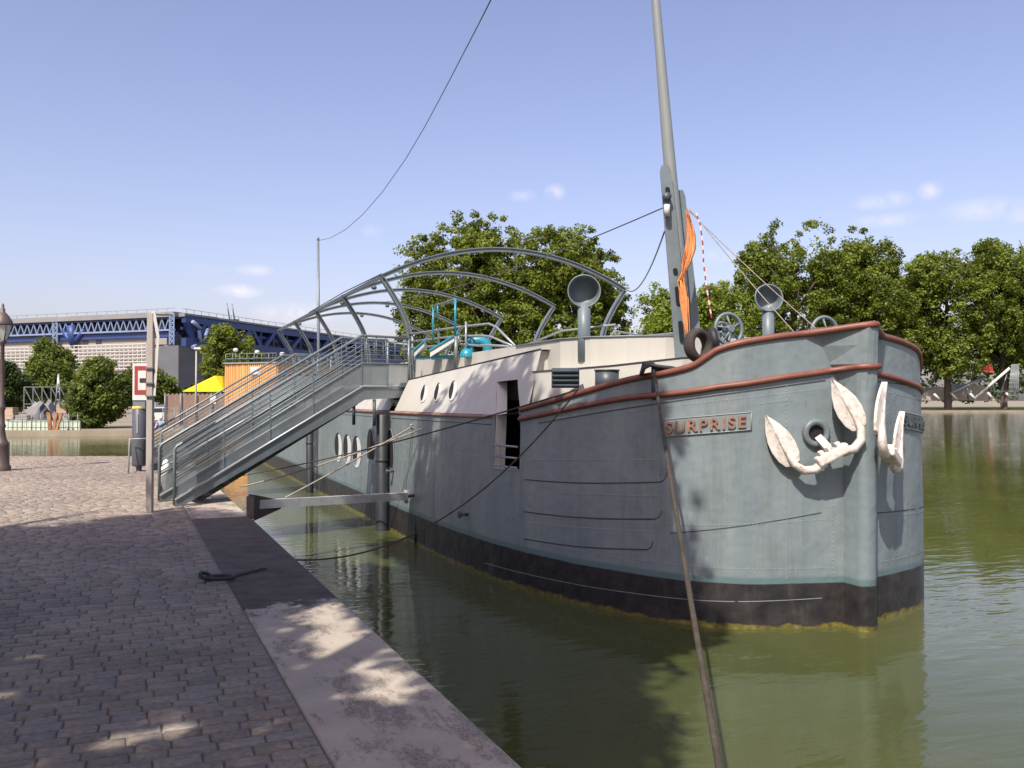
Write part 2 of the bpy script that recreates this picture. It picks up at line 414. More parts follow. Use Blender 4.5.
# plate seams and pressed ribs, thin proud strips following the hull
def strip(a0, a1, z0, z1, h=.012, off=.003, side=-1, n=30, bow=0):
    mb = MB(); rows = []
    for k in range(n + 1):
        u = k / n; a = a0 + (a1 - a0) * u; z = z0 + (z1 - z0) * u - bow * math.sin(math.pi * u)
        rows.append([H(a, z - h / 2, side, .0005), H(a, z - h / 2, side, off), H(a, z + h / 2, side, off), H(a, z + h / 2, side, .0005)])
    mb.grid(rows, smooth=False); return mb
M['seam'] = mat('seam_dark', (.035, .04, .04), .7, .2)  # dark tone of the seam strips
M['board'] = mat('board_paint', (.17, .20, .20), .5, .08, 4)
M['seam_lt'] = mat('weld_bead', (.22, .26, .26), .5, .2)
mb = MB()
def ext(m2): mb.add(m2.v, m2.f)
ext(strip(.2, arc_of_s(2.9), 2.50, 2.02, .014)); ext(strip(.2, arc_of_s(8), 2.50, 2.06, .012, side=1))
ext(strip(.25, 1.8, 1.16, .92, .009)); ext(strip(.2, 6, 1.12, .95, .011, side=1)); ext(strip(A_D1 + .1, 14, 1.98, 1.98, .010))
for z, e in ((1.42, 1.95), (1.03, 2.0), (.70, 2.1)):
    ext(strip(e, arc_of_s(3.3) - .15, z + .02, z - .09, .014, .004, bow=.02))
    pts = [H(e - .1 * math.sin(math.pi * k / 8) , z + .02 + .2 * (1 - math.cos(math.pi * k / 8)) / 2, -1, .002) for k in range(5)]
    mb.tube(pts, .005, 4)
build_each(mb, 'plate_seam', M['seam'], barge)
mb = MB()
for sd, aa in ((-1, (.62, 1.95, 4.6, 6.9, 9.2, 11.5)), (1, (.9, 1.9))):
    for a_ in aa: mb.grid([[H(a_ - .008, z, sd, .0005), H(a_, z, sd, .004), H(a_ + .008, z, sd, .0005)] for z in [.5 + .2 * k for k in range(8)]])
build_each(mb, 'plate_joint', M['board'], barge)
mb = MB()
for z, e in ((1.68, 1.95), (1.30, 1.85), (.92, 2.0)): ext(strip(e, arc_of_s(3.3) - .2, z, z - .1, .008, .004))
ext(strip(.55, .9, 2.30, 2.26, .006)); ext(strip(A_D1 + .3, 9, 1.55, 1.55, .008)); ext(strip(.25, 5, .30, .16, .006))
build_each(mb, 'weld_bead', M['seam_lt'], barge)

# name boards with raised letters
def arc_at_px(px, z, side=-1):
    lo, hi = 0.05, 3.0
    for _ in range(40):
        mid = (lo + hi) / 2; p = H(mid, z, side); x, y = p.x, p.y
        X = 512 + F * (x * CY - y * SY) / (x * SY + y * CY)
        if X > px: lo = mid
        else: hi = mid
    return lo
def name_board(a0, a1, z0, z1, side, hb=.088):
    """a0 bow end, a1 aft end of the board; z0/z1 mid height there"""
    mb = MB(); rows = []
    n = 24
    def zc(a): return z0 + (z1 - z0) * (a - a0) / (a1 - a0)
    for k in range(n + 1):
        a = a0 + (a1 - a0) * k / n; z = zc(a)
        rows.append([H(a, z - hb, side, .0), H(a, z - hb, side, .012), H(a, z + hb, side, .012), H(a, z + hb, side, .0)])
    mb.grid(rows, smooth=False)
    for r in (rows[0], rows[-1]): mb.add(r, [(0, 1, 2, 3)])
    plate = bpart(mb, 'name_board', M['board'])
    mb = MB()
    for s_ in (-1, 1): mb.tube([H(a0 + (a1 - a0) * k / n, zc(a0 + (a1 - a0) * k / n) + s_ * hb, side, .014) for k in range(n + 1)], .006, 4)
    for a in (a0, a1): mb.tube([H(a, zc(a) - hb, side, .014), H(a, zc(a) + hb, side, .014)], .006, 4)
    fr = mb.build('board_edging', M['seam_lt'], plate)
    # letters
    cu = bpy.data.curves.new('lettering', 'FONT'); cu.body = 'SURPRISE'; cu.size = 1; cu.extrude = .5; cu.space_character = 1.18; cu.offset = .018
    to = bpy.data.objects.new('tmp_text', cu); COL.objects.link(to)
    dg = bpy.context.evaluated_depsgraph_get(); me = bpy.data.meshes.new_from_object(to.evaluated_get(dg))
    bpy.data.objects.remove(to)
    xs = [v.co.x for v in me.vertices]; x0, x1 = min(xs), max(xs); ys = [v.co.y for v in me.vertices]; y0, y1 = min(ys), max(ys)
    m_ = .06; hl = hb * .70
    bmm = bmesh.new(); bmm.from_mesh(me); bmesh.ops.subdivide_edges(bmm, edges=[e for e in bmm.edges if abs(e.verts[0].co.x - e.verts[1].co.x) > .25], cuts=2)
    bmm.to_mesh(me); bmm.free()
    vs = []
    for v in me.vertices:
        u = (v.co.x - x0) / (x1 - x0)
        if side < 0: a = a1 + (a0 - a1) * (m_ + u * (1 - 2 * m_))   # reads aft -> bow seen from outside
        else: a = a0 + (a1 - a0) * (m_ + u * (1 - 2 * m_))
        z = zc(a) + ((v.co.y - y0) / (y1 - y0) * 2 - 1) * hl
        vs.append(H(a, z, side, .012 + (.022 if v.co.z > 0 else 0)))
    mb = MB(); mb.add(vs, [list(p.vertices) for p in me.polygons]); bpy.data.meshes.remove(me)
    mb.build('lettering', M['letters'] if side < 0 else M['grey_dk'], plate)  # starboard letters coloured dark grey to stand for their unlit side
M['letters'] = mat('letter_paint', (.24, .13, .09), .6, .35, 14, dirt=(.10, .07, .06), dirt_amt=.6)
name_board(arc_at_px(751, 2.1), arc_at_px(662, 2.0), 2.09, 2.005, -1)
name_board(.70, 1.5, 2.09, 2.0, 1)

# hawse pipes
def hawse(a, z, side):
    c = H(a, z, side, .0); nrm = (H(a, z, side, 1) - H(a, z, side, 0)).normalized()
    mb = MB(); mb.torus(c + nrm * .02, .115, .034, nrm, 28, 10); p = bpart(mb, 'hawse_ring', M['grey'])
    mb = MB(); mb.lathe(c, [(.001, .008), (.115, .008)], 24, nrm); mb.build('hawse_hole', M['void'], p)
    return c, nrm
# ------------------------------------------------------------------ anchors
def anchor(c, nrm, label, spread=.235, lift=0, tilt=0, sc=1.0, off=.10):
    """stockless anchor hauled up flat to the bow at hawse c; flukes point up"""
    n = nrm; up = Vector((0, 0, 1)); up = (up - n * up.dot(n)).normalized(); r = up.cross(n).normalized()
    c0 = c + n * off
    rot = Matrix.Rotation(tilt, 3, n)
    def P(x, y, o=0): return c0 + rot @ (r * x * sc + up * y * sc) + n * o * sc
    root = empty('anchor', c - n * .0, label, 'anchor', 'anchors on the bow')
    mb = MB(); mb.beam(c - n * .15 + up * .02, P(.0, -.17, .05), .075 * sc, .055 * sc, up=n); mb.build('shank', M['anchor'], root)
    mb = MB()
    mb.box(P(0, -.235, .06), (.34 * sc, .15 * sc, .10 * sc), Matrix((rot @ r, n, rot @ up)).transposed(), bev=.02)
    for q in (-.09, .0, .09): mb.box(P(q, -.17, .07), (.05 * sc, .09 * sc, .05 * sc), Matrix((rot @ r, n, rot @ up)).transposed(), bev=.01)
    mb.build('crown', M['anchor'], root)
    for sg in (-1, 1):
        mb = MB()
        path = [P(sg * .10, -.265, .06), P(sg * .22, -.285, .06), P(sg * .32, -.24, .06), P(sg * .37, -.14, .055), P(sg * .375, .0, .05), P(sg * .37, .2, .045), P(sg * .365, .40, .03)]
        mb.tube(path, [.05 * sc, .05 * sc, .048 * sc, .040 * sc, .024 * sc, .015 * sc, .006 * sc], 6)
        prof = [(-.16, .02), (-.135, .075), (-.06, .112), (.05, .128), (.16, .118), (.26, .085), (.34, .045), (.415, .004)]
        # the palm is slightly dished: two wings rising to the central rib
        for q in (-1, 1):
            rows = [[P(sg * .37, h, .055), P(sg * .37 + q * w * .5, h, .036), P(sg * .37 + q * w, h, .026), P(sg * .37 + q * w, h, .0), P(sg * .37, h, .0)] for h, w in prof]
            mb.grid(rows, smooth=False)
        mb.build('fluke', M['anchor'], root)
    return root
a_n = arc_at_px(815, 1.98); cN, nN = hawse(a_n, 1.965, -1)
anchor(cN, Matrix.Rotation(R(-13), 3, 'Z') @ nN, 'pale pink white anchor left of the stem, hung beside the name board letters', tilt=R(29), off=.13)
cF, nF = hawse(.22, 1.95, 1)
anchor(cF + Vector((-.19, -.06, 0)), Vector((.50, -.866, 0)).normalized(), 'pale anchor on the far side right of the stem, seen nearly edge on', tilt=R(-24), off=.24)

# ------------------------------------------------------------------ side door opening
mb = MB()
d0a, d1a = H(A_D0, 1.42, -1), H(A_D1, 1.42, -1)
inn = Vector((.15, 0, 0))
# sloped cabin side beside the opening leans inward, so the reveal follows it
def door_top(s):
    a = arc_of_s(s); bot = H(a, 2.11, -1, -.01); zt_ = lerp(2.92, 2.66, (s - 3.4) / 5.0); tt = lerp(2.12, 2.32, (s - 3.4) / 5.0)
    return bot.lerp(Vector((CX - tt, CYB + s + .1, zt_)), (2.57 - 2.11) / (2.92 - 2.11))
topn, topf = door_top(SD0 + .33), door_top(SD1 + .33)
d0m, d1m = H(A_D0, 2.11, -1, -.01), H(A_D1, 2.11, -1, -.01)
mb.add([d1a, d1m, topf, topf + inn, d1m + inn, d1a + inn], [(0, 1, 4, 5), (1, 2, 3, 4)])
mb.add([d0a, d1a, d1a + inn, d0a + inn], [(0, 1, 2, 3)])
reveal = bpart(mb, 'side_doorway', M['cream_in'])
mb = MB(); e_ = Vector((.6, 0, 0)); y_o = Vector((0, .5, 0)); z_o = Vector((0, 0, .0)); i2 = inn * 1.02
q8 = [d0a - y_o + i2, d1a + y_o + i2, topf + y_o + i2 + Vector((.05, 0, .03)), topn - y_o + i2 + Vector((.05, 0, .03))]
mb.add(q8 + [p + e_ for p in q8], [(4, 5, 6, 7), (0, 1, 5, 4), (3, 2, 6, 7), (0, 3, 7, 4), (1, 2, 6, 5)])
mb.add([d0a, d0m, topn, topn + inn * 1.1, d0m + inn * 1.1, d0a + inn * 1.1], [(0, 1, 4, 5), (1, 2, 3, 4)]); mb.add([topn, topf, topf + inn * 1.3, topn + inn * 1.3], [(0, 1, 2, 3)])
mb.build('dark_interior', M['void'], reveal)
mb = MB()
for z in (1.46, 1.58, 1.72): mb.tube([H(A_D1 - .02, z, -1, .02), H(A_D0 + .02, z, -1, .02)], .014, 6)
build_each(mb, 'guard_bar', M['galv_lt'], reveal)

# ------------------------------------------------------------------ cabin trunk
def B(s, t, z): return Vector((CX + t, CYB + s, z))
def panel_pt(s, u, side=-1, off=0):
    """cream inclined cabin side, u from deck edge (0) to top (1)"""
    a = arc_of_s(s); bot = H(a, 2.11, side, -.01)
    ztop = lerp(2.92, 2.66, (s - 3.4) / 5.0); ttop = lerp(2.12, 2.32, (s - 3.4) / 5.0)
    top = Vector((CX + side * ttop, CYB + s + .1, ztop))
    p = bot.lerp(top, u); nn = Vector((side * .85, 0, .5)).normalized()
    return p + nn * off
mb = MB()
def patch(s0, s1, u0, u1, n=6):
    g = lambda q, u: q(u) if callable(q) else q
    mb.grid([[panel_pt(lerp(g(s0, lerp(u0, u1, j / 4)), g(s1, lerp(u0, u1, j / 4)), k / n), lerp(u0, u1, j / 4)) for j in range(5)] for k in range(n + 1)], smooth=False)
UD = (2.57 - 2.11) / (2.92 - 2.11) * 1.0
sh = lambda u: .33 * min(u / UD, 1)
patch(lambda u: SD1 + sh(u), 8.4, 0, UD, 14); patch(SD1 + .33, 8.4, UD, 1, 14)           # big panel aft of the opening
patch(SD0 - .12, SD1 + .33, UD, 1, 3); patch(SD0 - .12, lambda u: SD0 + sh(u), 0, UD, 2)          # lintel above the opening
# forward lower tier
low = [(SD0, 2.22, 2.65), (2.95, 2.14, 2.66), (2.6, 2.0, 2.67), (2.2, 1.68, 2.70), (1.9, 1.38, 2.74), (1.73, 1.05, 2.78), (1.62, .6, 2.79), (1.6, 0, 2.79)]
cabin_low = mb
lowN = [B(s, -t, z) for s, t, z in low]; lowF = [B(s, t, z) for s, t, z in low]
ring_top = lowN + lowF[::-1][1:]
ring_bot = [Vector((p.x - (.10 if p.x < CX else -.10) * (1 if abs(p.x - CX) > .8 else 0), p.y, 1.9)) for p in ring_top]
cabin_low.grid([ring_bot, ring_top], smooth=False)
# front edge of the inclined side where it dies into the lower tier
cabin_low.add([panel_pt(SD0, 1), B(SD0, -1.9, 2.9), B(SD0, -1.9, 2.1), panel_pt(SD0, 0)], [(0, 1, 2, 3)])
# starboard aft wall and stern end of the trunk
cabin_low.grid([[B(8.4, 2.32, 2.1), B(8.4, 2.2, 2.66)], [B(SD0, 2.2, 2.1), B(SD0, 2.12, 2.9)]], smooth=False)
cabin_low.add([panel_pt(8.4, 0), panel_pt(8.4, 1), B(8.5, 2.2, 2.66), B(8.5, 2.32, 2.1)], [(0, 1, 2, 3)])
side = bpart(cabin_low, 'cabin_side', M['cream'])
# roof sheets of lower tier
mb = MB(); mb.add(ring_top, [list(range(len(ring_top)))])
mb.grid([[panel_pt(s, 1), Vector((CX, CYB + s, panel_pt(s, 1).z + .01)), B(s, 2.15, panel_pt(s, 1).z)] for s in (8.4, 7, 5.5, 4.2, 3.4, SD0 - .12)], smooth=False)
bpart(mb, 'cabin_roof_edge', M['cream'])
# upper tier (raised coaming with its roof)
up = [(13.0, 1.95, 3.04), (8.4, 1.95, 3.04), (4.4, 1.97, 3.04), (3.5, 2.0, 3.04), (3.0, 1.98, 3.045), (2.6, 1.78, 3.05), (2.3, 1.45, 3.05), (2.1, 1.05, 3.055), (2.02, .5, 3.06), (2.0, 0, 3.06)]
N_ = [B(s, -t, z) for s, t, z in up]; F_ = [B(s, t, z) for s, t, z in up]
ring = N_ + F_[::-1][1:]
mb = MB(); mb.grid([[Vector((p.x, p.y, 2.3)) for p in ring], ring], smooth=False); mb.add(ring, [list(range(len(ring)))])
up_o = bpart(mb, 'cabin_top', M['cream'])
mb = MB(); mb.tube([Vector((p.x - .0, p.y, p.z - .0)) + Vector((-.012, 0, 0)) for p in N_[2:]], .012, 6); mb.build('roof_edge_trim', M['galv'], up_o)
mb = MB(); mb.tube([panel_pt(8.4, 1, off=.01), panel_pt(5.5, 1, off=.01), panel_pt(SD0 - .12, 1, off=.01)], .008, 4)
mb.tube([p + Vector((-.012, -.004, 0)) for p in lowN], .007, 4); mb.build('panel_seam', M['seam'], side)
# aft house behind the gangway: low cream box
mb = MB(); mb.grid([[H(arc_of_s(s), 2.11, -1, -.05), B(s, -2.35, 2.62)] for s in (8.9, 11, 14, 18, 24, 30)], smooth=False)
mb.grid([[B(s, -2.35, 2.62), B(s, 2.35, 2.62)] for s in (8.9, 14, 30)], smooth=False)
bpart(mb, 'aft_deckhouse', M['cream'])

# portholes: three pear-shaped scoops in the cabin side, three lower in the hull
def scoop(c, r_along, up_, nrm, w, h, rim=None, sill=True):
    """sunk oval with a pale inner lip"""
    mb = MB(); pts = []
    for k in range(28):
        a = 2 * math.pi * k / 28; q = math.sin(a)
        pts.append(c + r_along * w * math.cos(a) + up_ * h * q + nrm * .006)
    mb.add(pts, [list(range(28))])
    p = bpart(mb, 'porthole', M['void'])
    mb = MB(); mb.tube(pts, .009, 6, closed=True)
    mb.build('porthole_rim', rim or M['grey'], p)
    if not sill: return
    # pale sloping sill filling the aft half of the oval (the reveal)
    mb = MB(); n = 14; outer, inner = [], []
    for k in range(n + 1):
        a = -math.pi * .62 + math.pi * 1.02 * k / n
        outer.append(c + r_along * w * math.cos(a) + up_ * h * math.sin(a) + nrm * .010)
        inner.append(c + r_along * w * (-.22 + .35 * math.cos(a)) + up_ * h * (math.sin(a) * .86 ) + nrm * .0085)
    mb.grid([inner, outer], smooth=False)
    mb.build('porthole_sill', M['cream_in'], p)
def find_s(px, f):
    lo, hi = 3.0, 20.0
    for _ in range(40):
        mid = (lo + hi) / 2; p = f(mid); X = 512 + F * (p.x * CY - p.y * SY) / (p.x * SY + p.y * CY)
        if X > px: lo = mid
        else: hi = mid
    return lo
for px in (424.5, 438.5, 453.5):
    f = lambda s: panel_pt(s, .50)
    s = find_s(px, f); c = panel_pt(s, .48)
    upv = (panel_pt(s + .29, 1) - panel_pt(s - .29, 0)).normalized(); rv = Vector((0, -1, 0)); nn = rv.cross(upv).normalized()
    if nn.x > 0: nn = -nn
    scoop(c, rv, upv, nn, .19, .235, M['cream'])
for px in (339, 348, 357.5):
    f = lambda s: H(arc_of_s(s), 1.4, -1)
    s = find_s(px, f); c = H(arc_of_s(s), 1.24, -1)
    scoop(c, Vector((0, -1, 0)), Vector((0, 0, 1)), Vector((-1, 0, 0)), .42, .33)
for px, z, w, h in ((371, 1.35, .30, .40), (391, 1.3, .24, .48)):
    f = lambda s: H(arc_of_s(s), 1.4, -1)
    s = find_s(px, f); scoop(H(arc_of_s(s), z, -1), Vector((0, -1, 0)), Vector((0, 0, 1)), Vector((-1, 0, 0)), w, h, sill=False)
# mooring eye and stanchion wire on the hull side
eye = H(arc_of_s(find_s(414, lambda s: H(arc_of_s(s), 1.9, -1))), 1.87, -1, .03)
mb = MB(); mb.torus(eye, .035, .012, (0, 1, .2), 16, 6); bpart(mb, 'mooring_eye', M['galv_lt'])
for ppx, ppy in ((468, 514), (394, 471)):
    s = find_s(ppx, lambda s: H(arc_of_s(s), 1.0, -1)); p = H(arc_of_s(s), 1.0, -1, .0)
    d_ = p.x * SY + p.y * CY; p.z = CAMZ - (ppy - HZ) / F * d_
    mb = MB(); mb.cyl(p, p + Vector((-.12, 0, 0)), .022, 10); mb.cyl(p + Vector((-.11, 0, 0)), p + Vector((-.14, 0, 0)), .045, 12); bpart(mb, 'side_bollard', M['grey_dk'])

# louvre and dark ventilator box on the lower tier
def face_frame(px, py, d):
    return at(px, d, py)
mb = MB()
c = at(565.5, 10.15, 378.0); yaw = R(28)
RM = Matrix.Rotation(-yaw, 3, 'Z')
mb.box(c, (.32, .10, .23), RM, bev=.012)
lou = bpart(mb, 'louvre_vent', M['grey_dk'])
mb = MB()
for k in range(4): mb.box(c + RM @ Vector((0, -.065, -.08 + .055 * k)), (.30, .07, .022), RM @ Matrix.Rotation(R(35), 3, 'X'))
build_each(mb, 'louvre_blade', M['grey_dk'], lou)
mb = MB(); c = at(607, 9.95, 378.5); mb.cyl(c + Vector((0, 0, -.16)), c + Vector((0, 0, .085)), .135, 24); mb.cyl(c + Vector((0, 0, .085)), c + Vector((0, 0, .10)), .145, 24)
bpart(mb, 'deck_drum', M['grey_dk'])

# cowl ventilators
rt0 = Vector((CY, -SY, 0))
def cowl(base, h, r, rc, face, label=None):
    mb = MB(); top = base + Vector((0, 0, h))
    mb.cyl(base, top + Vector((0, 0, .05)), r, 20); 
    p = bpart(mb, 'cowl_ventilator', M['grey'])
    f = Vector(face).normalized()
    # bell: curved throat turning from vertical to the mouth direction
    mb = MB(); c = top + Vector((0, 0, rc * 1.0)); n = 24; rows = []
    back = c - f * rc * .95
    prof = [(.35, .02), (.62, .12), (.80, .38), (.90, .75), (.97, 1.1), (1.03, 1.2)]
    mb.lathe(back, [(q * rc, hh * rc) for q, hh in [(.01, -.0)] + prof], 28, f)
    mb.torus(back + f * 1.2 * rc, rc * 1.02, .010, f, 30, 6)
    mb.build('cowl_mouth', M['grey'], p)
vp = at(587.5, 10.6, 362); cowl(vp + rt0 * -.04, .66, .078, .19, Vector((-.42, -.9, .05)))
vp2 = at(768.5, 10.8, z=2.72); cowl(vp2, .66, .072, .165, Vector((-.38, -.9, .18)))

# ------------------------------------------------------------------ mast
mast_d = 10.45
mb = MB()
lean = lambda py: lerp(657.5, 688.5, py / 350.0)
mbase = at(688.5, mast_d, 352); mtop = at(654.5, mast_d, -30)
P_ = lambda px, py, d=mast_d: at(px, d, py)
mb.tube([P_(684, 352), P_(678, 260), P_(671, 170), P_(657, 0), P_(651, -75)], [.105, .095, .075, .052, .045], 16)
mast = bpart(mb, 'mast', mat('mast_paint', (.22, .24, .235), .45, .12, 4, stretch=.2))
mb = MB()
for dd, (ta, tb, w0, w1) in zip((-.16, .14), (((666.5, 170), (684, 360), .13, .19), ((681, 195), (696, 345), .12, .15))):
    # cheek plates with slots
    a, b_2 = P_(ta[0], ta[1], mast_d + dd), P_(tb[0], tb[1], mast_d + dd)
    ax_ = (b_2 - a).normalized(); sd = Vector((CY, -SY, 0)); fw = Vector((SY, CY, 0))
    n = 16; rows_l = []
    outl = [a + sd * w0 * -.5, a + sd * -w0 * .32 - ax_ * .07, a + sd * w0 * .32 - ax_ * .07, a + sd * w0 * .5, b_2 + sd * w1 * .5, b_2 - sd * w1 * .5]
    mb.prism(outl, fw * .03)
cheek = mb.build('tabernacle', M['grey'], mast)
mb = MB()
a, b_2 = P_(666.5, 170, mast_d - .175), P_(684, 360, mast_d - .175)
for u, hh in ((.10, .035), (.53, .04), (.66, .08), (.85, .10)):
    c = a.lerp(b_2, u); ax_ = (b_2 - a).normalized(); sd = Vector((CY, -SY, 0)); pts = []
    for k in range(16):
        an = 2 * math.pi * k / 16; pts.append(c + sd * .028 * math.cos(an) + ax_ * (hh * (1 if math.sin(an) > 0 else -1) * (1 if hh > .04 else .2) + .028 * math.sin(an)))
    mb.prism(pts, Vector((SY, CY, 0)) * -.004)
build_each(mb, 'slot', M['void'], mast)
mb = MB(); c = P_(667.5, 210, mast_d - .24); mb.cyl(c - Vector((0, 0, .06)), c + Vector((0, 0, .07)), .035, 14); mb.build('deck_light', M['white'], mast)
mb = MB(); c = P_(667.5, 196, mast_d - .22); mb.lathe(c, [(.001, -.03), (.05, -.03), (.05, .03), (.001, .03)], 16, (SY, CY, 0)); c2 = P_(668, 212, mast_d - .205); mb.beam(c, c2, .07, .02, up=(SY, CY, 0)); mb.build('sheave', M['grey_dk'], mast)

# winch hand wheels
def wheel(c, r, axis, nm='hand_wheel', spokes=5):
    mb = MB(); mb.torus(c, r, .022, axis, 32, 8); z = Vector(axis).normalized(); x = z.orthogonal().normalized(); y = z.cross(x)
    for k in range(spokes):
        a = 2 * math.pi * k / spokes + .3; mb.tube([c + z * .05, c + (x * math.cos(a) + y * math.sin(a)) * r], .012, 6)
    mb.cyl(c - z * .08, c + z * .06, .04, 14); return bpart(mb, nm, M['grey'])
wax = Vector((.62, -.75, .05))
wheel(at(729, 9.7, 329), .17, Vector((-.05, -1, .05))); wheel(at(722, 10.1, 334), .13, Vector((.2, -1, .05))); wheel(at(825, 10.0, 332), .17, Vector((-.1, -1, .0)))
mb = MB()
c = at(735, 10.0, z=2.72); mb.box(c, (.5, .35, .3), Matrix.Rotation(R(30), 3, 'Z'), bev=.03); mb.cyl(c + Vector((-.35, .1, .1)), c + Vector((.35, -.1, .1)), .12, 18)
c = at(795, 10.3, z=2.78); mb.box(c, (.75, .4, .30), Matrix.Rotation(R(15), 3, 'Z'), bev=.04)
for q in (752, 763): mb.cyl(at(q, 9.7, z=2.5), at(q, 9.7, z=2.98), .045, 12)
bpart(mb, 'anchor_winch', M['grey'])
# coil of hose on the rail at the bollard
mb = MB()
c = at(672, 9.25, 372)
cb = at(655, 9.28, 373.5)
mb.cyl(at(656, 9.3, z=2.3), at(656, 9.3, z=2.66), .05, 14); mb.cyl(at(668, 9.35, z=2.3), at(668, 9.35, z=2.66), .05, 14)
bpart(mb, 'bow_bollard', M['grey_dk'])
mb = MB(); rr = random.Random(3)
for k in range(5):
    mb.tube([at(x, 9.22 + .03 * k, y) for x, y in ((641, 376), (644, 368 - k), (650, 365 - k * .8), (662, 367 + k), (672, 368 + k * 1.2), (682, 371 + k))], .022, 6)
hose = mb.build('mooring_hose', M['black']); tag(hose, 'black hose bundle draped over the bow bollard beside the rail', 'hose')
# ------------------------------------------------------------------ tyre, flag cloth, tape
tc_ = at(698.5, 9.12, 345.5); axd = Vector((.25, -1, .08)).normalized()
tyre = MB(); tyre.lathe(tc_, [(.105, -.03), (.115, -.055), (.14, -.062), (.165, -.055), (.178, -.03), (.18, 0), (.178, .03), (.165, .055), (.14, .062), (.115, .055), (.105, .03), (.103, 0), (.105, -.03)], 36, axd)
x_ = axd.orthogonal().normalized(); y_ = axd.cross(x_)
for k in range(0):
    a = 2 * math.pi * k / 30; q = x_ * math.cos(a) + y_ * math.sin(a); tyre.box(tc_ + q * .187, (.014, .012, .10), Matrix((q, q.cross(axd), axd)).transposed())
to = tyre.build('tyre', mat('worn_tyre', (.04, .03, .026), .85, .3, 12)); tag(to, 'worn black tyre hung as a fender at the foot of the mast', 'tyre')
t2 = MB(); c2 = at(714, 9.6, 341); t2.torus(c2, .115, .045, Vector((.9, -.5, .2)), 28, 10)
t2o = t2.build('tyre', M['black']); tag(t2o, 'dark tyre half hidden behind the tyre at the mast foot', 'tyre')
mb = MB(); rows = []
prof = [(688, 209, 1), (690, 222, 3), (691.5, 236, 5), (690.5, 250, 6), (687, 262, 5), (684, 272, 2.2), (681.5, 280, 4.5), (683, 290, 4), (684.5, 300, 4), (686, 315, 3), (687.5, 330, 2.2), (689, 344, 1.2)]
for i, (cx_, cy_, w) in enumerate(prof):
    r_ = []
    for k in range(9):
        u = k / 8 * 2 - 1; r_.append(at(cx_ + u * w, mast_d - .30 + .05 * math.sin(k * 2.3 + i * .5), cy_ + 1.5 * math.sin(k + i)))
    rows.append(r_)
mb.grid(rows); fo = mb.build('furled_flag', M['orange']); tag(fo, 'furled orange cloth tied up against the mast', 'flag')
sm = fo.modifiers.new('thick', 'SOLIDIFY'); sm.thickness = .006
mb = MB(); mb.tube([at(687, mast_d - .3, 283), at(689, mast_d - .3, 300), at(690, mast_d - .31, 345)], .014, 6)
o = mb.build('flag_strap', M['black'], fo)
# barrier tape
mb = MB(); pts = [(697, 212), (701, 225), (703.5, 245), (704, 262), (706, 280), (709, 300), (712, 318)]
L0 = [at(x, mast_d - .2, y) for x, y in pts]
n = 24
for k in range(n):
    u0, u1 = k / n * (len(L0) - 1), (k + 1) / n * (len(L0) - 1)
    g = lambda u: L0[min(int(u), len(L0) - 2)].lerp(L0[min(int(u), len(L0) - 2) + 1], u - min(int(u), len(L0) - 2))
    w = Vector((CY, -SY, 0)) * .009
    a, b_3 = g(u0), g(u1); mb.add([a - w, a + w, b_3 + w, b_3 - w], [(0, 1, 2, 3)], mi=k % 2)
tp = mb.build('barrier_tape', [M['white'], M['red']]); tag(tp, 'red and white striped tape dangling right of the mast', 'tape')

# ------------------------------------------------------------------ arched pergola hoops
def hoop(ys, i):
    hp = []
    def prof(t0, t1):  # from port base to starboard base in (t, z)
        pts = []
        for sg in (-1,):
            pts += [(-2.02, 2.62), (-2.02, 3.1), (-2.04, 3.45), (-2.12, 3.8), (-2.3, 4.15), (-2.6, 4.60)]
        return pts
    left = prof(0, 0)
    mb = MB()
    def sweep(pts, w=.10, h=.085):
        P = [Vector((CX + t, ys, z)) for t, z in pts]
        # smooth the polyline
        for _ in range(2):
            Q = [P[0]]
            for a, b in zip(P[:-1], P[1:]): Q += [a.lerp(b, .25), a.lerp(b, .75)]
            Q.append(P[-1]); P = Q
        rows = []
        for k, p in enumerate(P):
            t = (P[min(k + 1, len(P) - 1)] - P[max(k - 1, 0)]).normalized(); nrm = Vector((-t.z, 0, t.x))
            yv = Vector((0, 1, 0))
            rows.append([p + nrm * h * a + yv * w * b for a, b in ((.5, -.5), (.5, .5), (.25, .5), (.25, .12), (-.25, .12), (-.25, .5), (-.5, .5), (-.5, -.5), (-.25, -.5), (-.25, -.12), (.25, -.12), (.25, -.5), (.5, -.5))])
        mb.grid(rows, smooth=False)
    sweep(left); sweep([(-t, z) for t, z in left])
    build_each(mb, 'arch_post', M['galv'], barge)
    mb = MB()
    def sweep2(pts): sweep(pts, .09, .085)
    sweep2([(t, 4.60 + .68 * (1 - (t / 2.62) ** 2)) for t in [(-2.62 + 5.24 * k / 20) for k in range(21)]])
    bpart(mb, 'roof_arch', M['galv'])
    mb = MB()
    for t in (-1.9, .2): 
        z = 4.60 + .68 * (1 - (t / 2.62) ** 2) - .05; c = Vector((CX + t, ys, z)); mb.lathe(c, [(.001, 0), (.06, 0), (.06, -.05), (.035, -.075), (.001, -.075)], 14)
    if i > 0: build_each(mb, 'arch_spotlight', M['grey_dk'], barge)
YS = [16.1, 19.55, 23.0, 26.45, 29.9]
for i, y in enumerate(YS): hoop(y, i)
mb = MB()
for t in (-2.6,): mb.beam((CX + t, YS[0] - .05, 4.61), (CX + t, YS[-1], 4.61), .05, .06)
mb.tube([(CX - 2.6, YS[0], 4.66), (CX - 2.6, 19.5, 4.70), (CX - 2.6, 24, 4.66)], .012, 5)
bpart(mb, 'eaves_beam', M['grey_dk'])
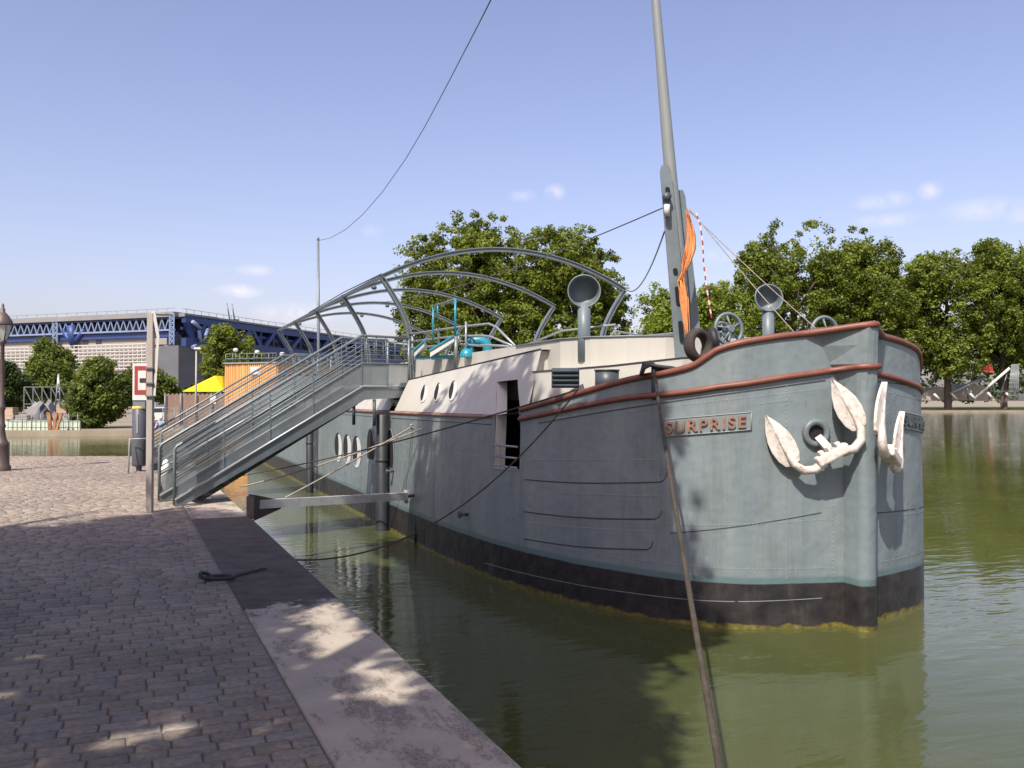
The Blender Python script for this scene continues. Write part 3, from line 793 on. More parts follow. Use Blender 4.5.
# roof railing
mb = MB()
railz = [(16.0, 3.56), (11.9, 3.40), (11.2, 3.05)]
for dz, y1 in ((0, 0), (-.16, .25), (-.30, .45)):
    mb.tube([(4.62, 16.6, 3.56 + dz * .9), (4.66, 13.5, 3.48 + dz * .9), (4.70, 12.15 + y1, 3.43 + dz), (4.72, 11.9 + y1 * .8, 3.36 + dz * .8), (4.74, 11.25 + y1 * .3, 3.05)], .018, 8)
    mb.tube([(8.6, 16.6, 3.56 + dz * .9), (8.6, 12.5, 3.46 + dz), (8.6, 11.8, 3.05)], .016, 6)
for y in (16.0, 14.4, 13.0): mb.cyl((4.64, y, 2.95), (4.64, y, 3.53), .018, 8)
mb.tube([(4.9, 11.2, 3.07), (5.0, 10.3, 3.20), (5.4, 9.6, 3.24)], .014, 6)
for a, b in (((7.0, 13.2, 3.0), (6.9, 12.3, 3.4)), ((6.9, 12.3, 3.4), (8.4, 13.6, 3.42)), ((7.3, 13.2, 3.0), (7.2, 12.6, 3.3)), ((8.4, 13.6, 3.42), (8.4, 13.6, 3.0))): mb.tube([a, b], .018, 6)
bpart(mb, 'roof_railing', M['galv_lt'])
# thin post standing on the panel edge + turquoise goal-like frame
mb = MB(); b0 = at(456, 13.7, 370); mb.cyl(b0, at(456, 13.7, 336), .03, 10); bpart(mb, 'rail_post', M['galv'])
fr = empty('metal_frame', at(447, 13.9, 370), 'turquoise square metal frame standing above the deck railing', 'frame')
mb = MB(); mb.cyl(at(455.2, 13.72, 336), at(455.2, 13.72, 298), .018, 10); mb.build('upright', M['turq'], fr)
mb = MB(); mb.cyl(at(433, 14.9, 342), at(433, 14.9, 306), .016, 10); mb.build('upright', M['turq'], fr)
mb = MB(); mb.cyl(at(437.5, 15.2, 318), at(437.5, 15.2, 303), .016, 10); mb.build('upright', M['turq'], fr)
mb = MB(); mb.tube([at(455.2, 13.72, 299), at(433, 14.9, 306)], .016, 8); mb.tube([at(455.2, 13.72, 302), at(437.5, 15.2, 304)], .016, 8); build_each(mb, 'crossbar', M['galv'], fr)
# turquoise U-bend ventilation pipe
pe = MB(); d_ = 13.9
pe.tube([at(469, d_, 356)] + [at(478 + 9.5 * math.cos(a), d_ + .1, 347 - 6.5 * math.sin(a)) for a in [math.pi - math.pi * k / 10 for k in range(11)]] + [at(487.5, d_ + .1, 357)], .078, 16)
pe.lathe(at(467, d_ - .1, 357), [(.12, 0), (.118, .04), (.095, .10), (.05, .13), (.001, .14)], 20)
bpart(pe, 'ventilation_bend', M['turq'])
for (x0, y0, x1, y1, d_) in ((430, 357, 459, 338, 14.3), (414, 357, 424, 346, 15.0)):
    mb = MB(); a, b_4 = at(x0, d_, y0), at(x1, d_ - .3, y1); dep = Vector((SY, CY, 0)) * .5
    nrm = (b_4 - a).cross(dep).normalized() * .03; w_ = Vector((0, 0, .10))
    mb.prism([a, a + w_, b_4 + w_ * .7, b_4], dep); h_ = bpart(mb, 'skylight_hatch', M['white'])
    mb = MB(); mb.beam(a + w_ + Vector((0, 0, .01)), b_4 + w_ * .7 + Vector((0, 0, .01)), .04, .03); mb.beam(a + dep * .5, a + dep * .5 + Vector((.5, -.15, .02)), .4, .05); mb.build('hatch_edge', M['turq'], h_)

# ------------------------------------------------------------------ ropes and wires
def rope(p0, p1, r, sag, m, name, label, cat='rope', n=30, nseg=6):
    mb = MB(); p0, p1 = Vector(p0), Vector(p1)
    mb.tube([p0.lerp(p1, k / n) - Vector((0, 0, sag * 4 * (k / n) * (1 - k / n))) for k in range(n + 1)], r, nseg)
    return tag(mb.build(name, m), label, cat)
bow_p = H(arc_at_px(655, 2.57), 2.62, -1, .03)
ring_p = at(765.5, 2.17, z=QZ + .01)
rope(bow_p, ring_p, .0145, .06, M['rope_dk'], 'mooring_rope', 'thick dark rope from the bow bollard down past the name board to the near quay', n=50, nseg=8)
mid_p = at(578, 9.85, 389.5)
rope(mid_p, (1.17, 19.0, QZ - .05), .010, .12, M['rope_dk'], 'mooring_rope', 'long rope from the rail passing across the side doorway towards the gangway foot')
rope(mid_p, (1.42, 9.1, QZ - .02), .009, .50, M['rope_dk'], 'mooring_rope', 'slack thin rope dropping from the rail past the doorway bars to the quay edge')
BA, BB = Vector((1.45, 12.6, .86)), Vector((3.92, 13.85, .74))
# the white stay from the boom to the hull eye
rope(eye, BA.lerp(BB, .16) + Vector((0, 0, .07)), .012, .02, M['rope_lt'], 'stay_rope', 'pale taut stay running from the boom up to the hull side eye')
rope((1.6, 16.4, .75), eye + Vector((.02, -.5, -.02)), .013, .06, M['rope_lt'], 'stay_rope', 'pale line running from beneath the gangway across the round portholes')
rope(eye, BB + Vector((0, .02, .08)), .005, 0, M['wire'], 'hanging_wire', 'thin vertical wire hanging from the hull eye to the boom end', 'wire')
# stays and cables off the mast
mt = P_(666, 208, mast_d - .1); mr = P_(690, 207)
ap1 = Vector((CX + 2.6, YS[0], 4.66))
rope(P_(664, 207), at(330, 33, 300), .008, .5, M['wire'], 'aerial_cable', 'dark cable running from the mast head over the tree to the left', 'cable')
rope(P_(665, 231), ap1, .010, .32, M['wire'], 'aerial_cable', 'short slack cable between the mast and the first arch', 'cable')
rope(mr, at(802, 9.6, z=2.95), .006, .03, M['rope_lt'], 'forestay', 'lower of the two tan stays running from the mast right down to the foredeck', 'stay')
rope(mr + Vector((0, .05, .0)), at(828, 9.7, z=2.98), .006, .03, M['rope_lt'], 'forestay', 'upper of the two tan stays running from the mast right to the foredeck wheel', 'stay')
fp = at(319, 33, 330); ft = at(317.5, 33, 240)
mb = MB(); mb.tube([fp - Vector((0, 0, 4.2)), ft], [.07, .045], 8); mb.tube([ft, ft + Vector((0, 0, .12))], .05, 8)
tag(mb.build('flagpole', M['galv']), 'thin grey pole standing behind the arches with the wire from the sky', 'pole')
mb = MB(); cat_ = [(318, 240), (330, 237.5), (345, 229), (362, 214), (382, 191), (405, 158), (425, 124), (443, 90), (460, 57), (478, 22), (496, -14)]
mb.tube([at(x, lerp(33, 10.6, (i / 10) ** 1.0), y) for i, (x, y) in enumerate(cat_)], .009, 5)
tag(mb.build('aerial_wire', M['wire']), 'long thin wire curving up through the sky from the thin pole', 'wire')

# ------------------------------------------------------------------ gangway
def gangway():
    root = empty('gangway', (0.42, 14.22, QZ), 'grey steel gangway with railings nearest the camera, rising from the quay to the barge', 'gangway', 'boarding gangways')
    ca, sa = math.cos(R(15.6)), math.sin(R(15.6))
    U = Vector((ca, sa, 0)); V = Vector((-sa, ca, 0)); O = Vector((.42, 14.22, QZ)); Wd = .75
    L1, L2, ZT = 3.16, 4.11, 1.81
    def G(u, v, z): return O + U * u + V * v + Vector((0, 0, z))
    sl = ZT / L1
    def zt(u): return min(ZT, u * sl)
    for v in (0, Wd):
        mb = MB(); h = .235
        mb.prism([G(0, v - .03, -.0), G(.12, v - .03, -.0), G(L1 + .05, v - .03, ZT - h + .03), G(L2, v - .03, ZT - .16), G(L2, v - .03, ZT), G(L1, v - .03, ZT), G(0, v - .03, .07)], V * .06)
        st = mb.build('stringer', M['galv'], root)
        mb = MB(); mb.tube([G(.0, v - .035, .095), G(L1, v - .035, ZT + .025), G(L2, v - .035, ZT + .025)], .022, 6); mb.build('stringer_edge', M['galv_lt'], st)
    mb = MB(); n = 11
    for k in range(n):
        u = (k + .6) * L1 / n; mb.box(G(u, Wd / 2, zt(u) - .12), (.24, Wd - .06, .035), Matrix((U, V, Vector((0, 0, 1)))).transposed())
    mb.box(G((L1 + L2) / 2, Wd / 2, ZT - .03), (L2 - L1, Wd - .06, .04), Matrix((U, V, Vector((0, 0, 1)))).transposed())
    mb.build('treads', M['grey_dk'], root)
    mb = MB(); mb.prism([G(.45, .08, .045), G(L1 - .05, .08, ZT - .30), G(L1 + .02, .08, ZT - .24), G(.35, .08, .065)], V * (Wd - .16)); mb.build('underside_shade', M['black'], root)  # black strip standing for the shadow under the far stringer
    for v in (0, Wd):
        mb = MB()
        hr = .90
        mb.tube([G(0, v, .02), G(0, v, hr - .05), G(.03, v, hr), G(L1, v, ZT + hr + .01), G(L2, v, ZT + hr)], .024, 8)
        mb.tube([G(L2, v, ZT), G(L2, v, ZT + hr)], .024, 8)
        rl = mb.build('handrail', M['galv'], root)
        mb = MB()
        for j, hh in enumerate((.50, .58, .66, .74, .82)):
            mb.tube([G(0, v, hh - .04), G(L1, v, ZT + hh), G(L2, v, ZT + hh)], .0095, 6)
        for u in (.75, 1.5, 2.25, L1): mb.beam(G(u, v, zt(u)), G(u, v, zt(u) + hr), .03, .012)
        for q in range(5): u = L1 + (q + .5) * (L2 - L1) / 5; mb.tube([G(u, v, ZT + .42), G(u, v, ZT + hr)], .008, 6)
        mb.tube([G(0, v, .42), G(L1, v, ZT + .43), G(L2, v, ZT + .43)], .018, 6)
        mb.build('railing_bars', M['galv'], root)
        mb = MB(); mb.add([G(.03, v, .10), G(L1, v, ZT + .05), G(L1, v, ZT + .42), G(.03, v, .40)], [(0, 1, 2, 3)])
        mb.add([G(L1, v, ZT + .05), G(L2, v, ZT + .05), G(L2, v, ZT + .42), G(L1, v, ZT + .42)], [(0, 1, 2, 3)])
        mb.build('infill_panel', M['mesh'], root)
    mb = MB()
    for v in (0, Wd): mb.tube([G(L1 + .25, v, ZT - .2), G(L1 + .25, v, 1.15)], .03, 8)
    build_each(mb, 'leg', M['grey_dk'], root)
    return root
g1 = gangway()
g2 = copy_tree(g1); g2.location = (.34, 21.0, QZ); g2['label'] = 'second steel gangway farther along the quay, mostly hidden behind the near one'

# spacer boom
bo = empty('spacer_boom', BA, 'grey steel boom holding the barge off the quay wall, with a triangular bracket', 'boom')
mb = MB(); mb.beam(BA, BB, .10, .12); mb.cyl(BB + Vector((0, 0, -.11)), BB + Vector((0, 0, .1)), .035, 10); mb.build('beam', mat('boom_paint', (.40, .41, .40), .5, .12, 3, dirt=(.22, .2, .17), dirt_amt=.5), bo)
mb = MB(); dirb = (BB - BA).normalized(); sdb = Vector((-dirb.y, dirb.x, 0))
for sg in (-1, 1):
    w = BA + sdb * sg * .06 - dirb * .10
    mb.prism([w + Vector((0, 0, .14)), BA + dirb * .38 + Vector((0, 0, .04)), BA + dirb * .38 - Vector((0, 0, .08)), w - Vector((0, 0, .22))], sdb * .012)
mb.beam(BA - dirb * .11 + sdb * .09 + Vector((0, 0, -.04)), BA - dirb * .11 - sdb * .09 + Vector((0, 0, -.04)), .025, .30, up=(0, 0, 1))
mb.build('bracket', mat('dark_bracket', (.075, .06, .055), .7, .3, 6), bo)
mb = MB(); q = BB + Vector((.1, -.12, 0)); mb.tube([q + Vector((-.08, .1, .0)), q + Vector((.02, 0, .03)), q + Vector((.05, -.05, -.1)), q + Vector((.0, -.1, -.75))], .028, 8)
tag(mb.build('fender_hose', M['black']), 'dark bent hose hanging at the end of the boom into the water', 'hose')

# steel piles between quay and hull
for i, (px, dpile, w, zt_) in enumerate(((382.5, 15.6, .23, 2.05), (310, 21.9, .18, 1.9))):
    p = at(px, dpile, z=0); mb = MB(); mb.lathe(Vector((p.x, p.y, 0)), [(w / 2, -1), (w / 2, zt_ - .02), (w / 2 - .02, zt_), (.001, zt_)], 20)
    mb.lathe(Vector((p.x, p.y, 1.2)), [(w / 2, 0), (w / 2 + .008, .01), (w / 2 + .008, .05), (w / 2, .06)], 20)
    tag(mb.build('mooring_pile', M['pile']), ('nearer dark steel pile beside the boom against the hull', 'farther dark steel pile seen just under the gangway')[i], 'pile', 'steel piles against the hull')

# ------------------------------------------------------------------ quay
QT = math.tan(R(1.21))
def qx(x, y): return x - y * QT          # quay lines drift left with y
YE = 26.2
def sett_mat():
    m, nt, b = newmat('granite_setts'); N, L = nt.nodes, nt.links
    at_ = N.new('ShaderNodeAttribute'); at_.attribute_name = 'tone'
    cr = N.new('ShaderNodeValToRGB'); e = cr.color_ramp.elements
    cols = [(0, (.20, .165, .135)), (.25, (.23, .19, .15)), (.5, (.255, .21, .165)), (.75, (.285, .24, .19)), (1, (.22, .20, .18))]
    while len(e) < 5: e.new(.5)
    for i, (p, c) in enumerate(cols): e[i].position = p; e[i].color = c + (1,)
    L.new(at_.outputs['Fac'], cr.inputs[0])
    tc = N.new('ShaderNodeTexCoord')
    n = N.new('ShaderNodeTexNoise'); n.inputs['Scale'].default_value = 30; n.inputs['Detail'].default_value = 6; L.new(tc.outputs['Object'], n.inputs[0])
    n2 = N.new('ShaderNodeTexNoise'); n2.inputs['Scale'].default_value = .7; n2.inputs['Detail'].default_value = 5; L.new(tc.outputs['Object'], n2.inputs[0])
    r1 = N.new('ShaderNodeValToRGB'); r1.color_ramp.elements[0].color = (.72, .72, .72, 1); r1.color_ramp.elements[1].color = (1.2, 1.2, 1.2, 1); r1.color_ramp.elements[0].position = .3; r1.color_ramp.elements[1].position = .7
    L.new(n.outputs['Fac'], r1.inputs[0])
    r2 = N.new('ShaderNodeValToRGB'); r2.color_ramp.elements[0].color = (.78, .78, .80, 1); r2.color_ramp.elements[1].color = (1.1, 1.08, 1.05, 1); r2.color_ramp.elements[0].position = .35; r2.color_ramp.elements[1].position = .65
    L.new(n2.outputs['Fac'], r2.inputs[0])
    m1 = N.new('ShaderNodeMixRGB'); m1.blend_type = 'MULTIPLY'; m1.inputs[0].default_value = 1; L.new(cr.outputs[0], m1.inputs[1]); L.new(r1.outputs[0], m1.inputs[2])
    m2 = N.new('ShaderNodeMixRGB'); m2.blend_type = 'MULTIPLY'; m2.inputs[0].default_value = 1; L.new(m1.outputs[0], m2.inputs[1]); L.new(r2.outputs[0], m2.inputs[2])
    L.new(m2.outputs[0], b.inputs['Base Color']); b.inputs['Roughness'].default_value = .8
    bp = N.new('ShaderNodeBump'); bp.inputs['Strength'].default_value = .5; bp.inputs['Distance'].default_value = .01; L.new(n.outputs['Fac'], bp.inputs['Height']); L.new(bp.outputs[0], b.inputs['Normal'])
    return m
def bulk_mesh(name, V_, F_, m, tone=None, smooth=False):
    me = bpy.data.meshes.new(name); V_ = np.asarray(V_, np.float32); F_ = np.asarray(F_, np.int32)
    me.vertices.add(len(V_)); me.vertices.foreach_set('co', V_.ravel())
    k = F_.shape[1]; me.loops.add(F_.size); me.loops.foreach_set('vertex_index', F_.ravel())
    me.polygons.add(len(F_)); me.polygons.foreach_set('loop_start', np.arange(0, F_.size, k, dtype=np.int32))
    if tone is not None:
        at_ = me.attributes.new('tone', 'FLOAT', 'FACE'); at_.data.foreach_set('value', np.asarray(tone, np.float32))
    me.materials.append(m); me.update(calc_edges=True); me.validate()
    if smooth: me.polygons.foreach_set('use_smooth', [True] * len(F_))
    o = bpy.data.objects.new(name, me); COL.objects.link(o); return o
V_, F_, T_ = [], [], []
rs = random.Random(11)
y = -3.0; row = 0
Yend = lambda x: 26.6 - (x) * .38 - .0      # the quay's far end runs square to the view
while y < 30:
    hgt = .112 + rs.uniform(-.005, .007)
    x = qx(.86, y) - .012; first = True
    while x > -11:
        w = rs.uniform(.15, .235) * (.55 if first and row % 2 else 1); first = False
        g = .0035; x0, x1 = x - w + g, x - g * .2; y0, y1 = y + g, y + hgt - g
        if y1 > 27.35 - x1 * .417 + .0: x -= w; continue
        if not (y > 24 and False):
            dz = rs.uniform(-.003, .003); b = len(V_); bv = .008; j = lambda: rs.uniform(-.0035, .0035)
            zt_ = QZ + dz
            V_ += [(x0 + j(), y0 + j(), QZ - .02), (x1 + j(), y0 + j(), QZ - .02), (x1 + j(), y1 + j(), QZ - .02), (x0 + j(), y1 + j(), QZ - .02)]
            o_ = [(x0, y0), (x1, y0), (x1, y1), (x0, y1)]
            V_ += [(x0 + bv * .3, y0 + bv * .3, zt_ - .007), (x1 - bv * .3, y0 + bv * .3, zt_ - .007), (x1 - bv * .3, y1 - bv * .3, zt_ - .007), (x0 + bv * .3, y1 - bv * .3, zt_ - .007)]
            V_ += [(x0 + bv + j(), y0 + bv + j(), zt_ + rs.uniform(-.002, .002)), (x1 - bv + j(), y0 + bv + j(), zt_), (x1 - bv + j(), y1 - bv + j(), zt_ + rs.uniform(-.002, .002)), (x0 + bv + j(), y1 - bv + j(), zt_)]
            for l in (0, 4):
                for q in range(4): F_.append((b + l + q, b + l + (q + 1) % 4, b + l + 4 + (q + 1) % 4, b + l + 4 + q))
            F_.append((b + 8, b + 9, b + 10, b + 11)); t = rs.random(); T_ += [t] * 9
        x -= w
    y += hgt; row += 1
so = bulk_mesh('quay_paving', V_, F_, sett_mat(), T_); tag(so, kind='structure')
# bed under the setts and quay body
M['joint'] = mat('joint_sand', (.17, .145, .12), .95, .25, 6)
ye0 = lambda x: 27.35 - x * .417
mb = MB(); xs = [-60, -11, -5, 0, .86]
pol = [(qx(.86, -12), -12), (.86 - 27.0 * QT, ye0(.3) + .02), (-11, ye0(-11)), (-60, ye0(-60)), (-60, -12)]
mb.prism([(x, y, QZ - .011) for x, y in pol], (0, 0, -1.6)); tag(mb.build('quay_bed', M['joint']), kind='structure')
# sheet of paving for the parts of the quay beside and behind the camera
mb = MB(); mb.add([(-60, -12, QZ), (-11, -12, QZ), (-11, ye0(-11), QZ), (-60, ye0(-60), QZ)], [(0, 1, 2, 3)])
mb.add([(-11, -12, QZ), (qx(.86, -12), -12, QZ), (qx(.86, -3), -3.0, QZ), (-11, -3.0, QZ)], [(0, 1, 2, 3)])
tag(mb.build('side_paving', mat('worn_paving', (.28, .23, .20), .9, .2, 3)), kind='structure')
def coping_mat():
    m, nt, b = newmat('coping_stone'); N, L = nt.nodes, nt.links
    tc = N.new('ShaderNodeTexCoord')
    def noise(scale, detail=6, rough=.65, sc=(1, 1, 1)):
        mp = N.new('ShaderNodeMapping'); mp.inputs['Scale'].default_value = sc; L.new(tc.outputs['Object'], mp.inputs[0])
        n = N.new('ShaderNodeTexNoise'); n.inputs['Scale'].default_value = scale; n.inputs['Detail'].default_value = detail; n.inputs['Roughness'].default_value = rough; L.new(mp.outputs[0], n.inputs[0]); return n.outputs['Fac']
    def ramp(src, pts):
        r = N.new('ShaderNodeValToRGB'); L.new(src, r.inputs[0]); e = r.color_ramp.elements
        while len(e) < len(pts): e.new(.5)
        for i, (p, c) in enumerate(pts): e[i].position = p; e[i].color = c + (1,) if isinstance(c, tuple) else (c, c, c, 1)
        return r.outputs[0]
    def mix(f, a, c):
        x = N.new('ShaderNodeMixRGB'); L.new(f, x.inputs[0]); L.new(a, x.inputs[1])
        if isinstance(c, tuple): x.inputs[2].default_value = c + (1,)
        else: L.new(c, x.inputs[2])
        return x.outputs[0]
    pale = ramp(noise(3), [(.3, (.34, .29, .235)), (.7, (.45, .39, .32))])
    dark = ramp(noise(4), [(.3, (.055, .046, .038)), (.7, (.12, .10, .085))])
    sp = N.new('ShaderNodeSeparateXYZ'); L.new(tc.outputs['Object'], sp.inputs[0])
    # the stretch under tree shade is painted darker; the near stretch is pale stone with worn-off dark coating
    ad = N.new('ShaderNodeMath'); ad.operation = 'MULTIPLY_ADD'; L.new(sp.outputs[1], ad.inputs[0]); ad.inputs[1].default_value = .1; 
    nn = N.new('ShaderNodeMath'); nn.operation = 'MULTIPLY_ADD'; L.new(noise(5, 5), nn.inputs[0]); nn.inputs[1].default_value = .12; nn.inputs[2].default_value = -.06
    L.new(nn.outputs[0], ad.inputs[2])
    shadef = ramp(ad.outputs[0], [(.694, 0.0), (.70, .97), (1.0, .94)])
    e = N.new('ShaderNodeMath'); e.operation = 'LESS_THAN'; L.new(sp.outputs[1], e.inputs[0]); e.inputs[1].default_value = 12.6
    fm = N.new('ShaderNodeMath'); fm.operation = 'MULTIPLY'; L.new(shadef, fm.inputs[0]); L.new(e.outputs[0], fm.inputs[1])
    wear = ramp(noise(2.6, 10, .78, (1.6, .7, 1)), [(.50, 0.0), (.56, .8), (1.0, .9)])
    fine = ramp(noise(60, 6, .8), [(.40, .25), (.62, 1.0)])
    w2 = N.new('ShaderNodeMath'); w2.operation = 'MULTIPLY'; L.new(wear, w2.inputs[0]); L.new(fine, w2.inputs[1])
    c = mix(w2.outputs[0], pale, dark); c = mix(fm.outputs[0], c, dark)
    L.new(c, b.inputs['Base Color']); b.inputs['Roughness'].default_value = .8; b.inputs['Specular IOR Level'].default_value = .15
    bp = N.new('ShaderNodeBump'); bp.inputs['Strength'].default_value = .35; bp.inputs['Distance'].default_value = .01
    L.new(noise(35, 6), bp.inputs['Height']); L.new(bp.outputs[0], b.inputs['Normal'])
    return m
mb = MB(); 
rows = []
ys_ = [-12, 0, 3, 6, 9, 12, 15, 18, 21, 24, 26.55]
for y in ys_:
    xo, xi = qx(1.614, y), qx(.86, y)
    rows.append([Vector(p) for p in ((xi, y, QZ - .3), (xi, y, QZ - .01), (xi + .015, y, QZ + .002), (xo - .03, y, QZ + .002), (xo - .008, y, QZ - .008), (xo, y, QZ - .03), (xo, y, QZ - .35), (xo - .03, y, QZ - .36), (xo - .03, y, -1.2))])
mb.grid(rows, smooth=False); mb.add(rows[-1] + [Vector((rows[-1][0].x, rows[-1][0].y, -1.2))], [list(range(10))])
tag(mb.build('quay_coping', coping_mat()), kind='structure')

# mooring ring and chain on the paving
mb = MB(); rc = onq(219, 579, QZ + .02)
def ring_oval(c, ang, ra, rb, r, tilt=0):
    e1 = Vector((math.cos(ang), math.sin(ang), 0)); e2 = Vector((-math.sin(ang), math.cos(ang), math.sin(tilt))).normalized()
    return [c + e1 * ra * math.cos(a) + e2 * rb * math.sin(a) for a in [2 * math.pi * k / 24 for k in range(24)]]
mb.tube(ring_oval(rc + Vector((.02, .02, .015)), R(-22), .12, .065, .018), .018, 8, closed=True)
ro = empty('mooring_ring', rc, 'black iron mooring ring lying on the cobbles by the coping', 'mooring ring')
mb.build('ring', M['black'], ro)
mb = MB(); mb.tube(ring_oval(rc + Vector((-.10, .05, .03)), R(60), .06, .05, .016, .6), .018, 8, closed=True); mb.build('shackle', M['black'], ro)
mb = MB()
cs, ce = onq(236, 575, QZ + .015), onq(264, 568, QZ + .015)
for k in range(7): mb.tube(ring_oval(cs.lerp(ce, k / 6), R(20 if k % 2 else -20), .035, .016, .006), .006, 6, closed=True)
mb.build('chain', M['black'], ro)

# ------------------------------------------------------------------ things on the quay
# tall post with edge-on bent panel
pb = onq(150.5, 512); rt = Vector((CY, -SY, 0)); fw = Vector((SY, CY, 0))
so_ = empty('sign_post', pb, 'tall weathered square post in front of the gangway foot, bent panel edge on', 'post')
mb = MB(); mb.box(pb + Vector((0, 0, 1.42)), (.085, .085, 2.84), Matrix.Rotation(-YAW, 3, 'Z'), bev=.006); mb.build('post', M['post'], so_)
mb = MB(); d0 = 12.6; outl = [(151, 311), (154.5, 311), (159, 336), (155.5, 396), (153.3, 396), (156.2, 337)]
mb.prism([at(x, d0 - .06, y) for x, y in outl], (at(155, 13, 350) - at(155, 12.5, 350))); mb.prism([at(150, d0, 311), at(165, d0 + .1, 313), at(165, d0 + .1, 313.8), at(150, d0, 313.5)], fw * .3)
mb.build('bent_panel', M['white'], so_)
mb = MB()
for y in (368, 383, 396): mb.box(at(150.5, 12.55, y), (.11, .11, .02), Matrix.Rotation(-YAW, 3, 'Z'))
build_each(mb, 'clamp', M['galv'], so_)
# dark cylinder bin with square navigation sign over it
bb = onq(139.5, 471); d1 = F * (CAMZ - QZ) / 71
bn = empty('litter_column', bb, 'dark cylindrical column with yellow band on the quay beside the tall post', 'litter bin')
Hc = (471 - 409) / F * d1
mb = MB(); mb.lathe(bb, [(.06, 0), (.06, .10), (.14, .12), (.15, .16), (.15, Hc - .01), (.14, Hc), (.001, Hc)], 22); mb.build('body', M['binmetal'], bn)
mb = MB(); mb.lathe(bb + Vector((0, 0, Hc - .0)), [(.152, 0), (.158, .01), (.158, .055), (.152, .06), (.001, .062)], 22); mb.build('yellow_band', mat('yellow_band_paint', (.55, .43, .12), .5), bn)
mb = MB(); mb.box(bb - fw * .152 + rt * .02 + Vector((0, 0, 1.07)), (.035, .012, .42), Matrix.Rotation(-YAW, 3, 'Z')); mb.build('slot', M['galv_lt'], bn)
sg = empty('square_sign', at(139, d1 - .1, z=QZ + Hc), 'square red bordered white sign with a black bar above the dark column', 'sign')
RZ = Matrix.Rotation(-YAW, 3, 'Z')
def sbox(x0, y0, x1, y1, dd, th=.01):
    a = at((x0 + x1) / 2, d1 - .12 - dd, (y0 + y1) / 2); return (a, (abs(x1 - x0) / F * d1, th, abs(y1 - y0) / F * d1), RZ)
mb = MB(); mb.box(*sbox(133, 363.5, 149, 400, 0, .05)); mb.build('sign_plate', M['white'], sg)
mb = MB()
for q in ((134.5, 366, 148.5, 370), (134.5, 390, 148.5, 394.5), (134.5, 370, 137.5, 390), (145.8, 370, 148.5, 390)): mb.box(*sbox(*q, .03))
mb.build('red_border', M['red'], sg)
mb = MB(); mb.box(*sbox(139.5, 378.2, 145.8, 382.5, .03)); mb.build('black_bar', M['black'], sg)
mb = MB(); mb.box(*sbox(134, 400.2, 146, 408.3, -.06, .12)); mb.build('sign_bracket', M['galv'], sg)
mb = MB(); hb = onq(129, 473)
mb.tube([hb, at(130, d1 - .3, 439), at(149, d1 - .3, 438.5)], .018, 8); mb.tube([at(149, d1 - .3, 438.5), onq(149.5, 473)], .018, 8)
tag(mb.build('hoop_barrier', M['galv_lt']), 'light metal hoop barrier standing in front of the dark column', 'barrier')
# cast iron lamp post at the left edge
lb = onq(2, 470.5); lp = empty('street_lamp', lb, 'ornate brown cast iron street lamp at the left edge of the quay', 'street lamp')
mb = MB(); mb.lathe(lb, [(.20, 0), (.20, .10), (.165, .14), (.155, .55), (.17, .60), (.13, .66), (.095, .74), (.07, .95), (.09, 1.02), (.065, 1.08), (.058, 1.35), (.08, 1.40), (.08, 1.46), (.05, 1.52), (.042, 2.85), (.08, 2.9), (.09, 2.95), (.001, 2.97)], 18); mb.build('post', M['bronze'], lp)
mb = MB(); mb.lathe(lb + Vector((0, 0, 2.96)), [(.09, 0), (.19, .34), (.001, .345)], 6, smooth=False); mb.build('glass', mat('lamp_glass', (.38, .40, .38), .25, .05), lp)
mb = MB(); mb.lathe(lb + Vector((0, 0, 3.31)), [(.215, 0), (.215, .03), (.19, .10), (.13, .20), (.07, .27), (.05, .29), (.05, .36), (.03, .38), (.03, .44), (.001, .5)], 18)
for k in range(6):
    a = 2 * math.pi * k / 6; mb.tube([lb + Vector((.09 * math.cos(a), .09 * math.sin(a), 2.96)), lb + Vector((.195 * math.cos(a), .195 * math.sin(a), 3.32))], .012, 4)
mb.build('hood', M['bronze'], lp)
mb = MB(); q = onq(9.5, 467); mb.tube([q, q + Vector((0, 0, .62))], .02, 6); mb.tube([q + Vector((-.02, 0, .5)), q + Vector((-.1, 0, .5))], .02, 6)
tag(mb.build('green_stake', mat('green_paint', (.04, .2, .05), .5)), 'short green stake standing just right of the street lamp base', 'stake')
# small green bin and white sack at the gangway foot
gb = onq(168, 491); ge = empty('wheelie_bin', gb, 'small dark green wheelie bin beside the gangway foot', 'bin')
mb = MB(); mb.add([gb + RZ @ Vector(v) for v in ((-.07, -.08, .04), (.07, -.08, .04), (.07, .08, .04), (-.07, .08, .04), (-.095, -.1, .42), (.095, -.1, .42), (.095, .1, .42), (-.095, .1, .42))], [(0, 3, 2, 1), (4, 5, 6, 7), (0, 1, 5, 4), (1, 2, 6, 5), (2, 3, 7, 6), (3, 0, 4, 7)]); mb.build('bin_body', M['green_bin'], ge)
mb = MB(); mb.box(gb + Vector((0, 0, .44)), (.2, .22, .03), RZ, bev=.008); mb.build('lid', M['green_bin'], ge)
for sgn in (-1, 1):
    mb = MB(); c = gb + RZ @ Vector((sgn * .08, -.06, .05)); mb.cyl(c - rt * .012, c + rt * .012, .05, 14); mb.build('wheel', M['black'], ge)
